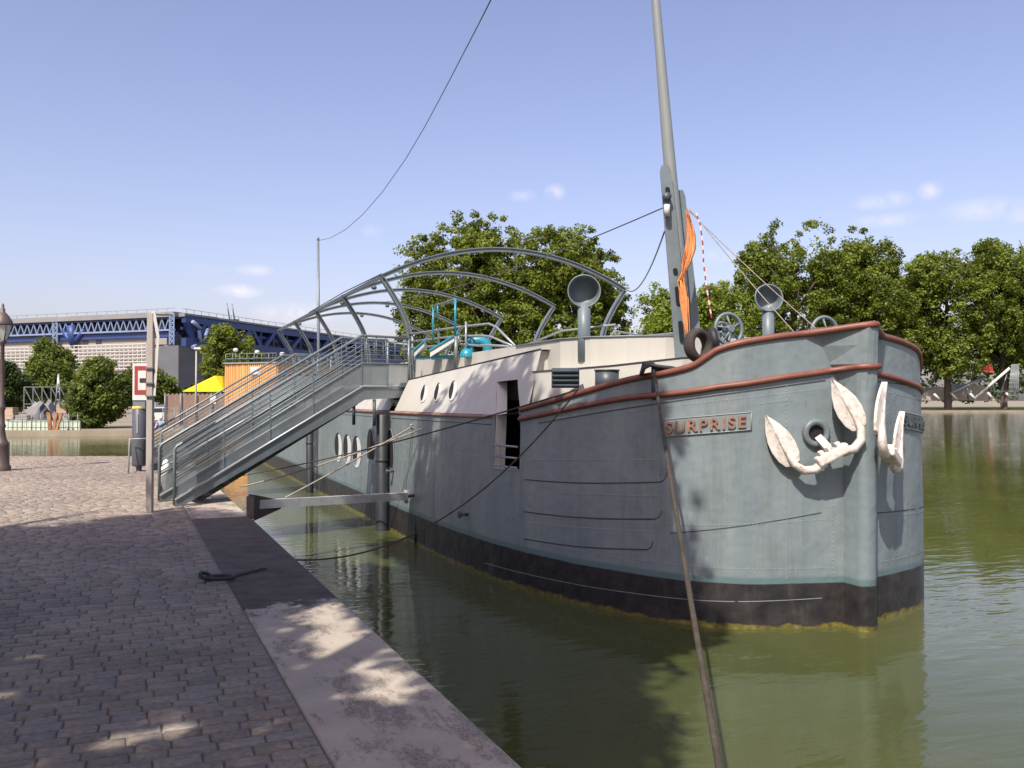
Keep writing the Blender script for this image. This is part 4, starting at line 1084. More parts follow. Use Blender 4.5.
def blob(c, r, seed, sc=(1, 1, 1), n=14, m=10, amp=.2):
    rr = random.Random(seed); mb = MB(); rows = []
    ph = [rr.uniform(0, 6.28) for _ in range(6)]
    for i in range(m + 1):
        th = math.pi * i / m; row = []
        for k in range(n + 1):
            a = 2 * math.pi * (k % n) / n; q = 1 + amp * (math.sin(3 * a + ph[0] + th * 2) * .5 + math.sin(2 * th * 2 + ph[1] + a) * .5) * math.sin(th)
            row.append(c + Vector((r * q * math.sin(th) * math.cos(a) * sc[0], r * q * math.sin(th) * math.sin(a) * sc[1], r * q * math.cos(th) * sc[2])))
        rows.append(row)
    mb.grid(rows); return mb
sc_ = at(166.5, 14.9, z=QZ + .32)
tag(blob(sc_, .13, 5, (.7, .9, 2.2)).build('plastic_sack', M['white']), 'crumpled white sack tied between the gangway end and the quay', 'sack')

# ------------------------------------------------------------------ water and land
def water_mat():
    m, nt, b = newmat('canal_water'); N, L = nt.nodes, nt.links
    tc = N.new('ShaderNodeTexCoord')
    n0 = N.new('ShaderNodeTexNoise'); n0.inputs['Scale'].default_value = .25; n0.inputs['Detail'].default_value = 4; L.new(tc.outputs['Object'], n0.inputs[0])
    cr = N.new('ShaderNodeValToRGB'); L.new(n0.outputs['Fac'], cr.inputs[0])
    cr.color_ramp.elements[0].color = (.054, .063, .019, 1); cr.color_ramp.elements[1].color = (.075, .082, .027, 1); cr.color_ramp.elements[0].position = .35; cr.color_ramp.elements[1].position = .65
    L.new(cr.outputs[0], b.inputs['Base Color']); b.inputs['Roughness'].default_value = .04; b.inputs['IOR'].default_value = 1.333; b.inputs['Specular IOR Level'].default_value = .5
    def nz(scale, sc, detail=3, rough=.5, dist=0):
        mp = N.new('ShaderNodeMapping'); mp.inputs['Scale'].default_value = sc; mp.inputs['Rotation'].default_value = (0, 0, R(20)); L.new(tc.outputs['Object'], mp.inputs[0])
        n = N.new('ShaderNodeTexNoise'); n.inputs['Scale'].default_value = scale; n.inputs['Detail'].default_value = detail; n.inputs['Roughness'].default_value = rough; n.inputs['Distortion'].default_value = dist; L.new(mp.outputs[0], n.inputs[0]); return n.outputs['Fac']
    # calm patches between the hull and the quay, livelier ripples elsewhere
    ptc = nz(.12, (1, 1, 1), 2); pr = N.new('ShaderNodeMapRange'); L.new(ptc, pr.inputs[0]); pr.inputs[1].default_value = .35; pr.inputs[2].default_value = .65; pr.inputs[3].default_value = .35; pr.inputs[4].default_value = 1.0
    b1 = N.new('ShaderNodeBump'); b1.inputs['Distance'].default_value = .05; b1.inputs['Strength'].default_value = .20; L.new(nz(3.2, (.55, 1.5, 1), 3, .5, .3), b1.inputs['Height'])
    b2 = N.new('ShaderNodeBump'); b2.inputs['Distance'].default_value = .03; L.new(nz(1.0, (.7, 1.3, 1), 2), b2.inputs['Height']); b2.inputs['Strength'].default_value = .16
    st = N.new('ShaderNodeMath'); st.operation = 'MULTIPLY'; L.new(pr.outputs[0], st.inputs[0]); st.inputs[1].default_value = .24; L.new(st.outputs[0], b1.inputs['Strength'])
    L.new(b2.outputs[0], b1.inputs['Normal']); L.new(b1.outputs[0], b.inputs['Normal'])
    return m
mb = MB(); mb.add([(-900, -300, 0), (1200, -300, 0), (1200, 900, 0), (-900, 900, 0)], [(0, 1, 2, 3)]); tag(mb.build('water', water_mat()), kind='structure')
# far land: left bank close, stepping back to the right
edge = [at(-900, 58, z=0), at(-40, 56, z=0), at(170, 56, z=0), at(340, 60, z=0), at(430, 75, z=0), at(520, 110, z=0), at(640, 150, z=0), at(900, 166, z=0), at(1100, 172, z=0), at(2300, 175, z=0)]
far = [at(2600, 1800, z=0), at(-1900, 1800, z=0)]
LZ = .30
mb = MB(); mb.prism([Vector((p.x, p.y, LZ)) for p in edge + far], (0, 0, -1.4)); tag(mb.build('far_bank_ground', M['earth']), kind='structure')
mb = MB()
off = [p + (p - Vector((0, 0, 0))).normalized() * .6 for p in edge]
kr = [[Vector((p.x, p.y, -.2)), Vector((p.x, p.y, LZ + .06)), Vector((q.x, q.y, LZ + .06)), Vector((q.x, q.y, LZ - .2))] for p, q in zip([p - p.normalized() * .05 for p in edge], off)]
mb.grid(kr, smooth=False); tag(mb.build('far_bank_kerb', M['bankstone']), kind='structure')
mb = MB(); gl = [(at(880, 172, z=LZ + .14), at(880, 240, z=LZ + .14)), (at(1250, 176, z=LZ + .14), at(1250, 260, z=LZ + .14))]
mb.add([gl[0][0], gl[1][0], gl[1][1], gl[0][1]], [(0, 1, 2, 3)]); mb.add([at(380, 90, z=LZ + .1), at(640, 160, z=LZ + .1), at(880, 176, z=LZ + .1), at(880, 260, z=LZ + .1), at(380, 200, z=LZ + .1)], [(0, 1, 2, 3, 4)])
tag(mb.build('lawn', M['grass']), kind='structure')

# ------------------------------------------------------------------ trees
def foliage(cl, leaf, per, seed, spread=1.0):
    """cl: list of (centre, radius, tone). Returns arrays of quads"""
    rg = np.random.default_rng(seed); n = len(cl); C_ = np.array([c[0] for c in cl]); Rr = np.array([c[1] for c in cl]); Tn = np.array([c[2] for c in cl])
    idx = np.repeat(np.arange(n), per); m = len(idx)
    d = rg.normal(size=(m, 3)); d /= np.linalg.norm(d, axis=1)[:, None]
    rad = rg.random(m) ** .5
    P = C_[idx] + d * (rad * Rr[idx])[:, None] * np.array([1, 1, .8])
    nrm = d * .6 + rg.normal(size=(m, 3)) * .5 + np.array([0, 0, .5]); nrm /= np.linalg.norm(nrm, axis=1)[:, None]
    a = np.cross(nrm, rg.normal(size=(m, 3))); a /= np.linalg.norm(a, axis=1)[:, None]; b = np.cross(nrm, a)
    s = leaf * rg.uniform(.6, 1.25, m)[:, None]
    V = np.stack([P - a * s * .5, P - b * s * .32 + nrm * s * .06, P + a * s * .5, P + b * s * .32 + nrm * s * .06], 1).reshape(-1, 3)
    Fq = np.arange(m * 4).reshape(-1, 4)
    return V, Fq, Tn[idx] + rg.uniform(-.16, .16, m)
def crown_clusters(seed, rx, rz, zc, lobes, ncl, cr, shape=1.0):
    rr = random.Random(seed); L_ = []
    for _ in range(lobes):
        while True:
            p = Vector((rr.uniform(-1, 1), rr.uniform(-1, 1), rr.uniform(-1, 1)))
            if .25 < p.length < .85: break
        L_.append((Vector((p.x * rx * .85, p.y * rx * .85, zc + p.z * rz * .85)), rr.uniform(.22, .40)))
    L_.append((Vector((0, 0, zc)), .74)); out = []
    ncl = int(ncl * 1.5); per = ncl // len(L_) + 1
    for c, s in L_:
        for _ in range(per if s < .5 else per * 5):
            d = Vector((rr.gauss(0, 1), rr.gauss(0, 1), rr.gauss(0, 1))).normalized(); q = rr.uniform(.55, 1.05)
            p = c + Vector((d.x * rx * s * q, d.y * rx * s * q, d.z * rz * s * q))
            out.append((tuple(p), cr * rr.uniform(.6, 1.3), rr.uniform(.05, .55)))
    return out
LM = {'mid': leaf_mat('leaves_mid_green', (.038, .060, .010), (.17, .215, .030)),
      'light': leaf_mat('leaves_light_green', (.07, .10, .014), (.20, .26, .035)),
      'dark': leaf_mat('leaves_dark_green', (.018, .036, .010), (.065, .105, .022)),
      'bush': leaf_mat('leaves_bush', (.03, .052, .010), (.13, .17, .028))}
def tree(name, px, d, ytop, ybot, wpx, label, cat, lm, seed, ncl=150, per=45, trunk=True, lobes=9, group=None, leafpx=2.4, yfoot=None, crpx=7):
    m = d / F; H_ = (HZ - ytop) * m + CAMZ; zb = (HZ - ybot) * m + CAMZ; rz = (H_ - zb) / 2; zc = (H_ + zb) / 2; rx = wpx / 2 * m * 1.2; rz *= 1.18
    base = at(px, d, z=LZ)
    root = empty(name, base, label, cat, group)
    cl = crown_clusters(seed, rx, rz, zc - LZ, lobes, ncl, crpx * m)
    V, Fq, T = foliage(cl, leafpx * m, per, seed)
    o = bulk_mesh('crown', V, Fq, LM[lm], T); o.parent = root
    if trunk:
        mb = MB(); rr = random.Random(seed + 1); th = max(.12, rx * .06)
        b0 = Vector((0, 0, -.2)); top = Vector((rr.uniform(-.1, .1) * rx, 0, zc - LZ + rz * .3))
        mb.tube([b0, Vector((0, 0, .5)), b0.lerp(top, .5) + Vector((rr.uniform(-.05, .05) * rx, 0, 0)), top], [th * 1.4, th, th * .75, th * .25], 9)
        for k in range(7):
            u = rr.uniform(.35, .8); s_ = b0.lerp(top, u); a = rr.uniform(0, 6.28); e = s_ + Vector((math.cos(a) * rx * .7, math.sin(a) * rx * .7, rz * rr.uniform(.2, .7)))
            mb.tube([s_, s_.lerp(e, .5) + Vector((0, 0, rz * .1)), e], [th * .45, th * .28, th * .08], 6)
        t_o = mb.build('trunk', M['bark']); t_o.parent = root
    return root
# large plane trees behind the barge
tree('plane_tree', 485, 118, 202, 372, 156, 'big green tree directly behind the arches, its crown the tallest there', 'tree', 'mid', 21, 520, 75, leafpx=3.2, lobes=14, group='trees behind the barge')
tree('plane_tree', 572, 114, 220, 378, 116, 'big green tree behind the left cowl vent, right of the tallest crown', 'tree', 'mid', 22, 440, 75, leafpx=3.2, lobes=12, group='trees behind the barge')
tree('plane_tree', 425, 122, 262, 375, 70, 'lower dark green tree at the left end of the clump behind the arches', 'tree', 'mid', 23, 150, 60, leafpx=3.2, group='trees behind the barge')
# light green pair then row of plane trees on the right bank
tree('light_green_tree', 668, 170, 286, 392, 66, 'yellow green tree just left of and behind the mast', 'tree', 'light', 31, 160, 60, leafpx=3, group='trees on the right bank')
tree('light_green_tree', 722, 168, 272, 392, 78, 'yellow green tree between the mast and the right cowl vent', 'tree', 'light', 32, 200, 60, leafpx=3, group='trees on the right bank')
RT = [(795, 180, 204, 388, 108, 'tall green tree behind the right cowl vent with the highest crown of the right bank'),
      (842, 186, 240, 385, 88, 'green tree behind the stem, right of the tallest right bank crown'),
      (892, 180, 244, 380, 104, 'green tree right above the top right corner of the barge bow'),
      (948, 179, 246, 382, 104, 'green tree with its bare trunk showing right of the barge'),
      (1004, 182, 240, 382, 92, 'green tree behind the slanted playground frame'),
      (1042, 178, 224, 380, 108, 'green tree cut by the right edge of the photo')]
for i, (px, d, yt, yb, w, lab) in enumerate(RT):
    tree('plane_tree', px, d, yt, yb, w, lab, 'tree', 'mid', 40 + i, 330 if w > 80 else 230, 70, leafpx=3.0, lobes=11, group='trees on the right bank')
# woodland mass far behind
def wood(name, pxs, d, yt, yb, lm, seed, label):
    rr = random.Random(seed); cl = []
    m = d / F
    for px in range(pxs[0], pxs[1], 6):
        for _ in range(9):
            p = at(px + rr.uniform(-4, 4), d + rr.uniform(-6, 6), rr.uniform(yt + 5 * math.sin(px * .11) + 3 * math.sin(px * .37), yb)); cl.append((tuple(p), 6 * m, rr.uniform(0, .4)))
    V, Fq, T = foliage(cl, 3.6 * m, 26, seed); o = bulk_mesh(name, V, Fq, LM[lm], T); return tag(o, label, 'woodland', kind='stuff')
wood('far_woodland', (600, 1060), 215, 352, 400, 'dark', 5, 'dark far woodland behind the right bank trees')
wood('far_shrubbery', (-30, 420), 130, 385, 402, 'dark', 6, 'low dark shrubbery in front of the exhibition hall')
# left bank bushes
tree('round_bush', 98, 63, 356, 427, 68, 'big round green bush overhanging the left bank beside the water', 'bush', 'bush', 61, 330, 60, trunk=False, leafpx=3, lobes=9, crpx=6, group='bushes and trees on the left bank')
tree('leafy_tree', 52, 80, 342, 402, 52, 'green tree behind the big round bush on its left', 'tree', 'bush', 62, 200, 55, leafpx=3, crpx=6, group='bushes and trees on the left bank')
tree('leafy_tree', 9, 72, 360, 412, 44, 'dark green tree behind the street lamp at the left edge', 'tree', 'dark', 63, 160, 55, leafpx=3, crpx=6, group='bushes and trees on the left bank')
tree('leafy_tree', 231, 84, 326, 400, 66, 'green tree behind the yellow canopy and orange hut', 'tree', 'mid', 64, 300, 60, leafpx=3, crpx=6, group='bushes and trees on the left bank')
tree('round_bush', 160, 92, 372, 404, 30, 'small bush right of the tall quay post', 'bush', 'bush', 65, 70, 45, trunk=False, leafpx=3, crpx=5, group='bushes and trees on the left bank')
tree('round_bush', 132, 90, 362, 404, 24, 'bush peeping out just left of the red bordered sign', 'bush', 'bush', 66, 60, 45, trunk=False, leafpx=3, crpx=5, group='bushes and trees on the left bank')
tree('round_bush', 305, 74, 385, 404, 60, 'low olive bush behind the gangway, right of the orange hut', 'bush', 'bush', 67, 90, 45, trunk=False, leafpx=3, crpx=4, group='bushes and trees on the left bank')

# ------------------------------------------------------------------ exhibition hall
hall = empty('exhibition_hall', at(178, 180, z=LZ), 'huge grey exhibition hall with blue roof trusses in the left background', 'building')
Cn = at(178, 180, z=0); Lf = at(-130, 214, z=0); Rg = at(418, 296, z=0)
uA = (Lf - Cn); lA = uA.length; uA = uA.normalized(); uB = (Rg - Cn); lB = uB.length; uB = uB.normalized()
nA = Vector((uA.y, -uA.x, 0)); nA = nA if nA.dot(Cn) < 0 else -nA
nB = Vector((uB.y, -uB.x, 0)); nB = nB if nB.dot(Cn) < 0 else -nB
def WA(px, z, o=0):
    """point on the left facade at picture column px"""
    k = (px - 512) / F; dx = CY * k + SY; dy = -SY * k + CY
    # ray (dx,dy)*d meets Cn + uA*s
    den = dx * uA.y - dy * uA.x; d = (Cn.x * uA.y - Cn.y * uA.x) / den; return Vector((dx * d, dy * d, z)) + nA * o
def WB(px, z, o=0):
    k = (px - 512) / F; dx = CY * k + SY; dy = -SY * k + CY
    den = dx * uB.y - dy * uB.x; d = (Cn.x * uB.y - Cn.y * uB.x) / den; return Vector((dx * d, dy * d, z)) + nB * o
def ZC(py): return CAMZ + (HZ - py) / F * 180      # height at the corner's depth
def slab(mb, W, x0, x1, z0, z1, o0, o1):
    a, b, c, d = W(x0, z0, o0), W(x1, z0, o0), W(x1, z0, o1), W(x0, z0, o1); mb.prism([a, b, c, d], (0, 0, z1 - z0))
ztop, ztr0, ztr1 = ZC(312.5), ZC(317), ZC(333)
mb = MB(); slab(mb, WA, -130, 171, 0, ZC(333), 0, -3); hw = mb.build('concrete_wall', M['concrete'], hall)
mb = MB(); slab(mb, WA, -130, 178, ZC(333), ZC(317), -4, -5); slab(mb, WB, 179, 418, ZC(345), ZC(317), -4, -5); mb.build('dark_wall', M['darkglass'], hall)  # dark wall set back behind the trusses
mb = MB(); slab(mb, WA, -130, 178, ZC(317), ZC(312), 1.5, -12); slab(mb, WB, 178, 418, ZC(316.5), ZC(313), 1.5, -12); rf = mb.build('roof', M['roofgrey'], hall)
mb = MB()
for k in range(0, 30):
    pa = WA(-120 + 10 * k, ZC(312), 1); mb.beam(pa, pa + Vector((0, 0, .7)), .08, .08)
    pb_ = WB(182 + 7.5 * k, ZC(313), 1); mb.beam(pb_, pb_ + Vector((0, 0, .9)), .08, .08)
mb.beam(WA(-130, ZC(312) + .7, 1), WA(178, ZC(312) + .7, 1), .07, .07); mb.beam(WB(178, ZC(313) + .9, 1), WB(412, ZC(313) + .9, 1), .07, .07)
mb.build('roof_railing', M['galv'], rf)
mb = MB(); slab(mb, WA, 46, 58, ZC(312), ZC(309), -3, -6); slab(mb, WA, 33, 40, ZC(312), ZC(310.5), -3, -5); build_each(mb, 'roof_plant', M['white'], rf)
mb = MB()
for q in (233, 238): c = WB(q, ZC(311), -1); mb.tube([c, c + Vector((-.6, 0, 3.6))], .16, 6)
slab(mb, WB, 233, 239, ZC(313), ZC(310.5), 0, -3); mb.build('roof_mast', M['galv'], rf)
# left truss: pale zigzag
mb = MB(); zt0, zt1 = ZC(318.5), ZC(330)
mb.beam(WA(-130, zt1, 1), WA(178, zt1, 1), .4, .35); mb.build('lower_chord', M['blue_lt'], hall)
mb = MB(); n = 46
for k in range(n):
    x0 = -120 + k * 6.4; mb.beam(WA(x0, zt1, .9), WA(x0 + 3.2, zt0, .9), .2, .2); mb.beam(WA(x0 + 3.2, zt0, .9), WA(x0 + 6.4, zt1, .9), .2, .2)
mb.build('truss_lattice', M['blue_lt'], hall)
mb = MB(); mb.beam(WA(-130, zt1 - .9, .3), WA(178, zt1 - .9, .3), .6, 1.0); mb.beam(WA(-130, zt0 + .2, .5), WA(178, zt0 + .2, .5), .6, .6); mb.build('truss_chord', M['blue'], hall)
# blue tower leg and column clusters
def leg_cluster(W, px, name='truss_leg'):
    mb = MB(); zl0, zl1 = ZC(345), ZC(317)
    for q in (px, px + 4): mb.beam(W(q, zl0, 1.2), W(q, zl1, 1.2), .35, .35)
    for k in range(5):
        z0, z1 = lerp(zl0, zl1, k / 5), lerp(zl0, zl1, (k + 1) / 5); mb.beam(W(px, z0, 1.2), W(px + 4, z1, 1.2), .2, .2); mb.beam(W(px, z1, 1.2), W(px + 4, z1, 1.2), .2, .2)
    mb.build(name, M['blue_lt'], hall)
    mb = MB(); mb.tube([W(px + 19, ZC(341), .8), W(px + 17, ZC(322), .8)], [.8, 1.1], 8); mb.tube([W(px + 18, ZC(341), .8), W(px + 8, ZC(326), .8)], .5, 8); mb.tube([W(px + 19, ZC(341), .8), W(px + 30, ZC(326), .8)], .5, 8); mb.build('blue_strut', M['blue'], hall)
leg_cluster(WA, 57); leg_cluster(WA, -60)
mb = MB()
for q in (174.5, 178.5): mb.beam(WA(q, ZC(345), 1.5), WA(q, ZC(313.5), 1.5), .3, .3)
for k in range(7):
    z0, z1 = lerp(ZC(345), ZC(314), k / 7), lerp(ZC(345), ZC(314), (k + 1) / 7); mb.beam(WA(174.5, z0, 1.5), WA(178.5, z1, 1.5), .18, .18); mb.beam(WA(174.5, z1, 1.5), WA(178.5, z1, 1.5), .18, .18)
mb.build('truss_leg', M['blue_lt'], hall)
# right wing deep truss
mb = MB(); zu, zl = ZC(318.5), ZC(343)
mb.beam(WB(179, zu, 1), WB(418, zu, 1), 1.0, 1.5); mb.beam(WB(179, ZC(342), 1), WB(418, ZC(342), 1), 1.2, 1.6); mb.beam(WB(179, ZC(328), .4), WB(418, ZC(328), .4), .5, .5)
pxs = [180, 190, 201, 212, 223, 234, 246, 258, 271, 284, 298, 312, 326, 341, 357, 373, 390, 408]
for i, (a, b) in enumerate(zip(pxs[:-1], pxs[1:])):
    z0, z1 = (zl, zu) if i % 2 else (zu, zl); mb.beam(WB(a, z0, 1), WB(b, z1, 1), .9, .9); mb.beam(WB(b, zl, .7), WB(b, zu, .7), .5, .5)
mb.build('deep_truss', M['blue'], hall)
mb = MB()
for x0, y0, x1, y1 in ((183, 321, 191, 327), (189.5, 329, 192, 341), (199, 327, 194, 340), (183, 347, 187, 345)):
    mb.tube([WB(x0, ZC(y0), 2.2), WB(x1, ZC(y1), 2.2)], .4, 6)
build_each(mb, 'light_strut', M['blue_lt'], hall)
# white grid screen
mb = MB(); g0, g1 = ZC(368), ZC(343)
for k in range(62):
    x = -125 + k * 4.5
    if x > 150: break
    mb.beam(WA(x, g0, 1.0), WA(x, g1, 1.0), .18, .18)
for k in range(8): z = lerp(g0, g1, k / 7); mb.beam(WA(-130, z, 1.05), WA(150, z, 1.05), .16, .2)
mb.build('white_grid', mat('grid_white', (.46, .45, .42), .6, .06, .3), hall)
mb = MB()
for x0, x1, y0, y1 in ((47, 56, 338, 344), (83, 88, 334, 342), (96, 101, 334, 342), (163, 167, 346, 368)): slab(mb, WA, x0, x1, ZC(y1), ZC(y0), .15, -.5)
build_each(mb, 'dark_opening', M['darkglass'], hall)
mb = MB(); slab(mb, WA, 153, 171, ZC(344.5), ZC(338), 1.3, 0); slab(mb, WA, 156, 162, 0, ZC(345), .8, 0); slab(mb, WA, 168, 171.5, 0, ZC(345), 1.2, 0)
build_each(mb, 'pier', M['concrete'], hall)
mb = MB(); slab(mb, WB, 172, 418, 0, ZC(346), 1.5, -4); sl_o = mb.build('dark_cladding', M['slate'], hall)
mb = MB()
for k in range(16): x = 256 + 10 * k; mb.beam(WB(x, 0, 1.7), WB(x, ZC(346), 1.7), .35, .3)
for k in range(6): z = 2.5 * (k + 1); mb.beam(WB(173, z, 1.6), WB(258, z, 1.6), .05, .05)
mb.build('cladding_post', M['roofgrey'], sl_o)

# ------------------------------------------------------------------ left bank things
def gfence(px0, px1, d0, d1, ytop, n, label, m=None, bars=3):
    r0 = empty('mesh_fence', at(px0, d0, z=LZ), label, 'fence', 'site fences on the left bank')
    for k in range(n + 1):
        u = k / n; d = lerp(d0, d1, u); p = at(lerp(px0, px1, u), d, z=LZ); h = (HZ - ytop) / F * d + CAMZ - LZ
        mb = MB(); mb.cyl(p, p + Vector((0, 0, h)), .03, 6); mb.build('post', M['galv'], r0)
    mb = MB(); a, b = at(px0, d0, z=LZ), at(px1, d1, z=LZ)
    ha = (HZ - ytop) / F * d0 + CAMZ - LZ; hb_ = (HZ - ytop) / F * d1 + CAMZ - LZ
    for j in range(bars): u = (j + .5) / bars; mb.beam(a + Vector((0, 0, ha * u)), b + Vector((0, 0, hb_ * u)), .02, .03)
    nn = int((b - a).length / .5)
    for k in range(nn): u = k / nn; p = a.lerp(b, u); mb.beam(p, p + Vector((0, 0, lerp(ha, hb_, u))), .012, .012)
    mb.build('fence_wires', M['galv'], r0)
gfence(4, 78, 58.2, 58.2, 413, 8, 'wire fence on the pale green low wall at the far left')
gfence(163, 235, 60, 61, 408, 6, 'wire mesh fence in front of the brown board fence', bars=4)
mb = MB(); a, b = at(4, 58.5, z=LZ), at(80, 58.5, z=LZ)
dirw = (b - a).normalized(); nw = Vector((-dirw.y, dirw.x, 0))
wl = empty('low_wall', a, 'low pale mint green panel wall by the water at far left', 'wall')
for k in range(8):
    p0, p1 = a.lerp(b, k / 8 + .002), a.lerp(b, (k + 1) / 8 - .002); mb = MB(); mb.prism([p0, p1, p1 + nw * .15, p0 + nw * .15], (0, 0, .62)); mb.build('wall_panel', M['mint'], wl)
mb = MB()
for x0, x1, tw in ((48.5, 52, -.1), (52, 55, .15), (55, 57.5, .3)):
    p0, p1 = at(x0, 57.5, z=LZ), at(x1, 57.5, z=LZ); mb.prism([p0, p1, p1 + Vector((tw, 0, 1.15)), p0 + Vector((tw * 1.2, 0, 1.2))], nw * .12)
tag(mb.build('board_stack', mat('rusty_boards', (.26, .12, .06), .8, .4, 2)), 'leaning rust orange boards against the mint wall', 'boards')
def crate(px0, px1, y0, y1, d, m, name, label, cat, group=None, bev=.03):
    w = (px1 - px0) / F * d; h = (y1 - y0) / F * d; z0 = CAMZ + (HZ - y1) / F * d
    c = at((px0 + px1) / 2, d, z=z0 + h / 2); mb = MB(); mb.box(c, (w, min(w, 1.6), h), RZ, bev=bev)
    mb.box(c + Vector((0, 0, h / 2 + .02)), (w * 1.03, min(w, 1.6) * 1.03, .04), RZ)
    return tag(mb.build(name, m), label, cat, group)
crate(5, 16, 408, 419.5, 62, M['peach'], 'site_hut', 'peach coloured box beside the street lamp across the water', 'crate', 'materials on the left bank')
mb = MB()
for k in range(6): mb.box(at(24.5 + rnd.uniform(-1, 1), 61.5, z=LZ + .08 + .16 * k), (1.05 - .05 * k, .8, .13), RZ, bev=.02)
tag(mb.build('slab_stack', M['concrete']), 'stack of pale flat slabs beside the peach box', 'slabs', 'materials on the left bank')
def tarp(px0, px1, y0, y1, d, m, label, seed):
    w = (px1 - px0) / F * d / 2; z0 = LZ; h = CAMZ + (HZ - y0) / F * d - z0; mb = MB(); rr = random.Random(seed); prof = []
    for k in range(13):
        u = k / 12; prof.append((u * 2 - 1, h * (math.sin(math.pi * min(1, u * 1.02 + .0)) ** .45) * (1 - .35 * rr.random())))
    c = at((px0 + px1) / 2, d, z=z0); rows = []
    for j, q in enumerate((0, .12, .4, .75, 1)): rows.append([c + rt * (x * w * (1 - .1 * q)) + fw * (q * 1.8) + Vector((0, 0, (z if 0 < j < 4 else 0) * (1, .85, 1.05, .8, 1)[j])) for x, z in prof])
    mb.grid(rows, smooth=False)
    return tag(mb.build('tarpaulin', m), label, 'tarpaulin', 'materials on the left bank')
tarp(20, 56, 397, 405, 66, M['roofgrey'], 'long pale grey sheeting heap behind the fence left of the silver mast', 1)
tarp(62, 80, 397, 408, 66, M['roofgrey'], 'grey sheeting heap right of the silver mast', 2)
tarp(30, 46, 404, 411.5, 63, M['slate'], 'black covered heap in front of the white sheeting', 3)
tarp(67, 79, 407, 413, 62.4, M['black'], 'small dark heap beside the big round bush', 4)
crate(59, 69, 407, 413.5, 62.6, M['peach'], 'site_hut', 'small peach box right of the silver mast foot', 'crate', 'materials on the left bank')
mb = MB(); a = at(58.3, 64, 374)
for q in (55.5, 61.0): mb.tube([at(q, 64, 408), a], .06, 6)
for y in (384, 392, 400): w = (y - 374) / 34 * 2.6; mb.tube([at(58.3 - w, 64, y), at(58.3 + w, 64, y)], .04, 5)
tag(mb.build('survey_mast', M['galv_lt']), 'narrow silver A-frame mast before the big round bush', 'mast')
mb = MB(); 
for y, dd in ((387, 0), (404, 0)): mb.beam(at(24, 68, y), at(132, 68, y), .06, .06)
for k in range(12): x = 24 + 9 * k; mb.beam(at(x, 68, 387), at(x + 9, 68, 404), .05, .05); mb.beam(at(x, 68, 387), at(x, 68, 412), .07, .07)
tag(mb.build('lattice_fence', M['galv']), 'tall lattice framed fence behind the heaps on the left bank', 'fence')
# parked cars glimpsed right of the post
def car(px, d, label, m, L_=4.2):
    c = at(px, d, z=LZ); root = empty('parked_car', c, label, 'car', 'cars on the left bank')
    prof = [(-2.1, .3), (-2.05, .75), (-1.3, .9), (-.7, 1.38), (.7, 1.42), (1.35, .98), (2.0, .85), (2.1, .3)]
    mb = MB(); mb.prism([c + rt * x + Vector((0, 0, z)) for x, z in prof], fw * 1.6); mb.build('body', m, root)
    mb = MB(); mb.prism([c - fw * .01 + rt * x + Vector((0, 0, z)) for x, z in ((-1.1, .95), (-.65, 1.3), (.65, 1.33), (1.1, .98))], fw * 1.62); mb.build('window', M['darkglass'], root)
    for x in (-1.3, 1.3):
        mb = MB(); q = c + rt * x + Vector((0, 0, .32)); mb.cyl(q - fw * .03, q + fw * 1.63, .32, 18); mb.build('wheel', M['black'], root)
for o in (car(162, 74, 'white parked car right behind the tall quay post', M['white']), car(88 + 64, 78, 'grey parked car seen left of the white car', M['galv_lt'])): pass
# yellow canopy
cn = empty('yellow_canopy', at(202, 72, z=LZ), 'bright yellow sloping canopy in front of the brown fence', 'canopy')
mb = MB(); dd = 72
mb.prism([at(182, dd, 391.5), at(215, dd, 375.5), at(222, dd + 1, 376), at(224, dd, 391.5)], fw * 3); mb.build('canvas', M['yellow'], cn)
for q in (184, 221):
    mb = MB(); mb.cyl(at(q, dd + .1, z=LZ), at(q, dd + .1, 391), .05, 8); mb.build('pole', M['galv'], cn)
# brown board fence
bf = empty('board_fence', at(165, 69, z=LZ), 'brown vertical board fence beneath the yellow canopy', 'fence')
mb = MB(); n = 44
for k in range(n):
    x0, x1 = lerp(165, 228, k / n), lerp(165, 228, (k + .93) / n); mb.prism([at(x0, 69, z=LZ), at(x1, 69, z=LZ), at(x1, 69.1, z=LZ), at(x0, 69.1, z=LZ)], (0, 0, 2.42 + .05 * (k % 3)))
mb.build('boards', M['wood_dk'], bf)
for k in range(5):
    mb = MB(); p = at(165 + 15.5 * k, 68.8, z=LZ); mb.cyl(p, p + Vector((0, 0, 2.55)), .06, 6); mb.build('post', M['galv'], bf)
crate(211, 217, 396, 404, 67, M['white'], 'white_cabinet', 'small white cabinet against the brown fence', 'cabinet')
# orange timber clad hut
ht = empty('timber_hut', at(225, 66, z=LZ), 'orange timber clad hut with roof railing behind the gangway', 'hut')
dh = 66; z1 = CAMZ + (HZ - 364) / F * dh
mb = MB(); q0, q1 = at(225.5, dh, z=LZ), at(276, dh - 1.5, z=LZ); q2 = at(345, dh + 7, z=LZ); q3 = at(240, dh + 8, z=LZ)
mb.prism([q0, q1, q2, q3], (0, 0, z1 - LZ)); hb2 = mb.build('cladding_wall', M['wood'], ht)
mb = MB()
for k in range(26): p = q0.lerp(q1, (k + .2) / 26) - fw * .03; mb.beam(p, p + Vector((0, 0, z1 - LZ)), .06 if k % 3 else .12, .06, up=fw)
for k in range(20): p = q1.lerp(q2, (k + .5) / 20) - fw * .05; mb.beam(p, p + Vector((0, 0, z1 - LZ)), .06, .08, up=fw)
mb.build('batten', M['wood'], hb2)
mb = MB(); mb.prism([p + Vector((0, 0, z1 - LZ)) for p in (q0 - fw * .15 - rt * .15, q1 - fw * .15 + rt * .1, q2 + rt * .15, q3)], (0, 0, .10)); mb.build('roof', M['galv_lt'], ht)
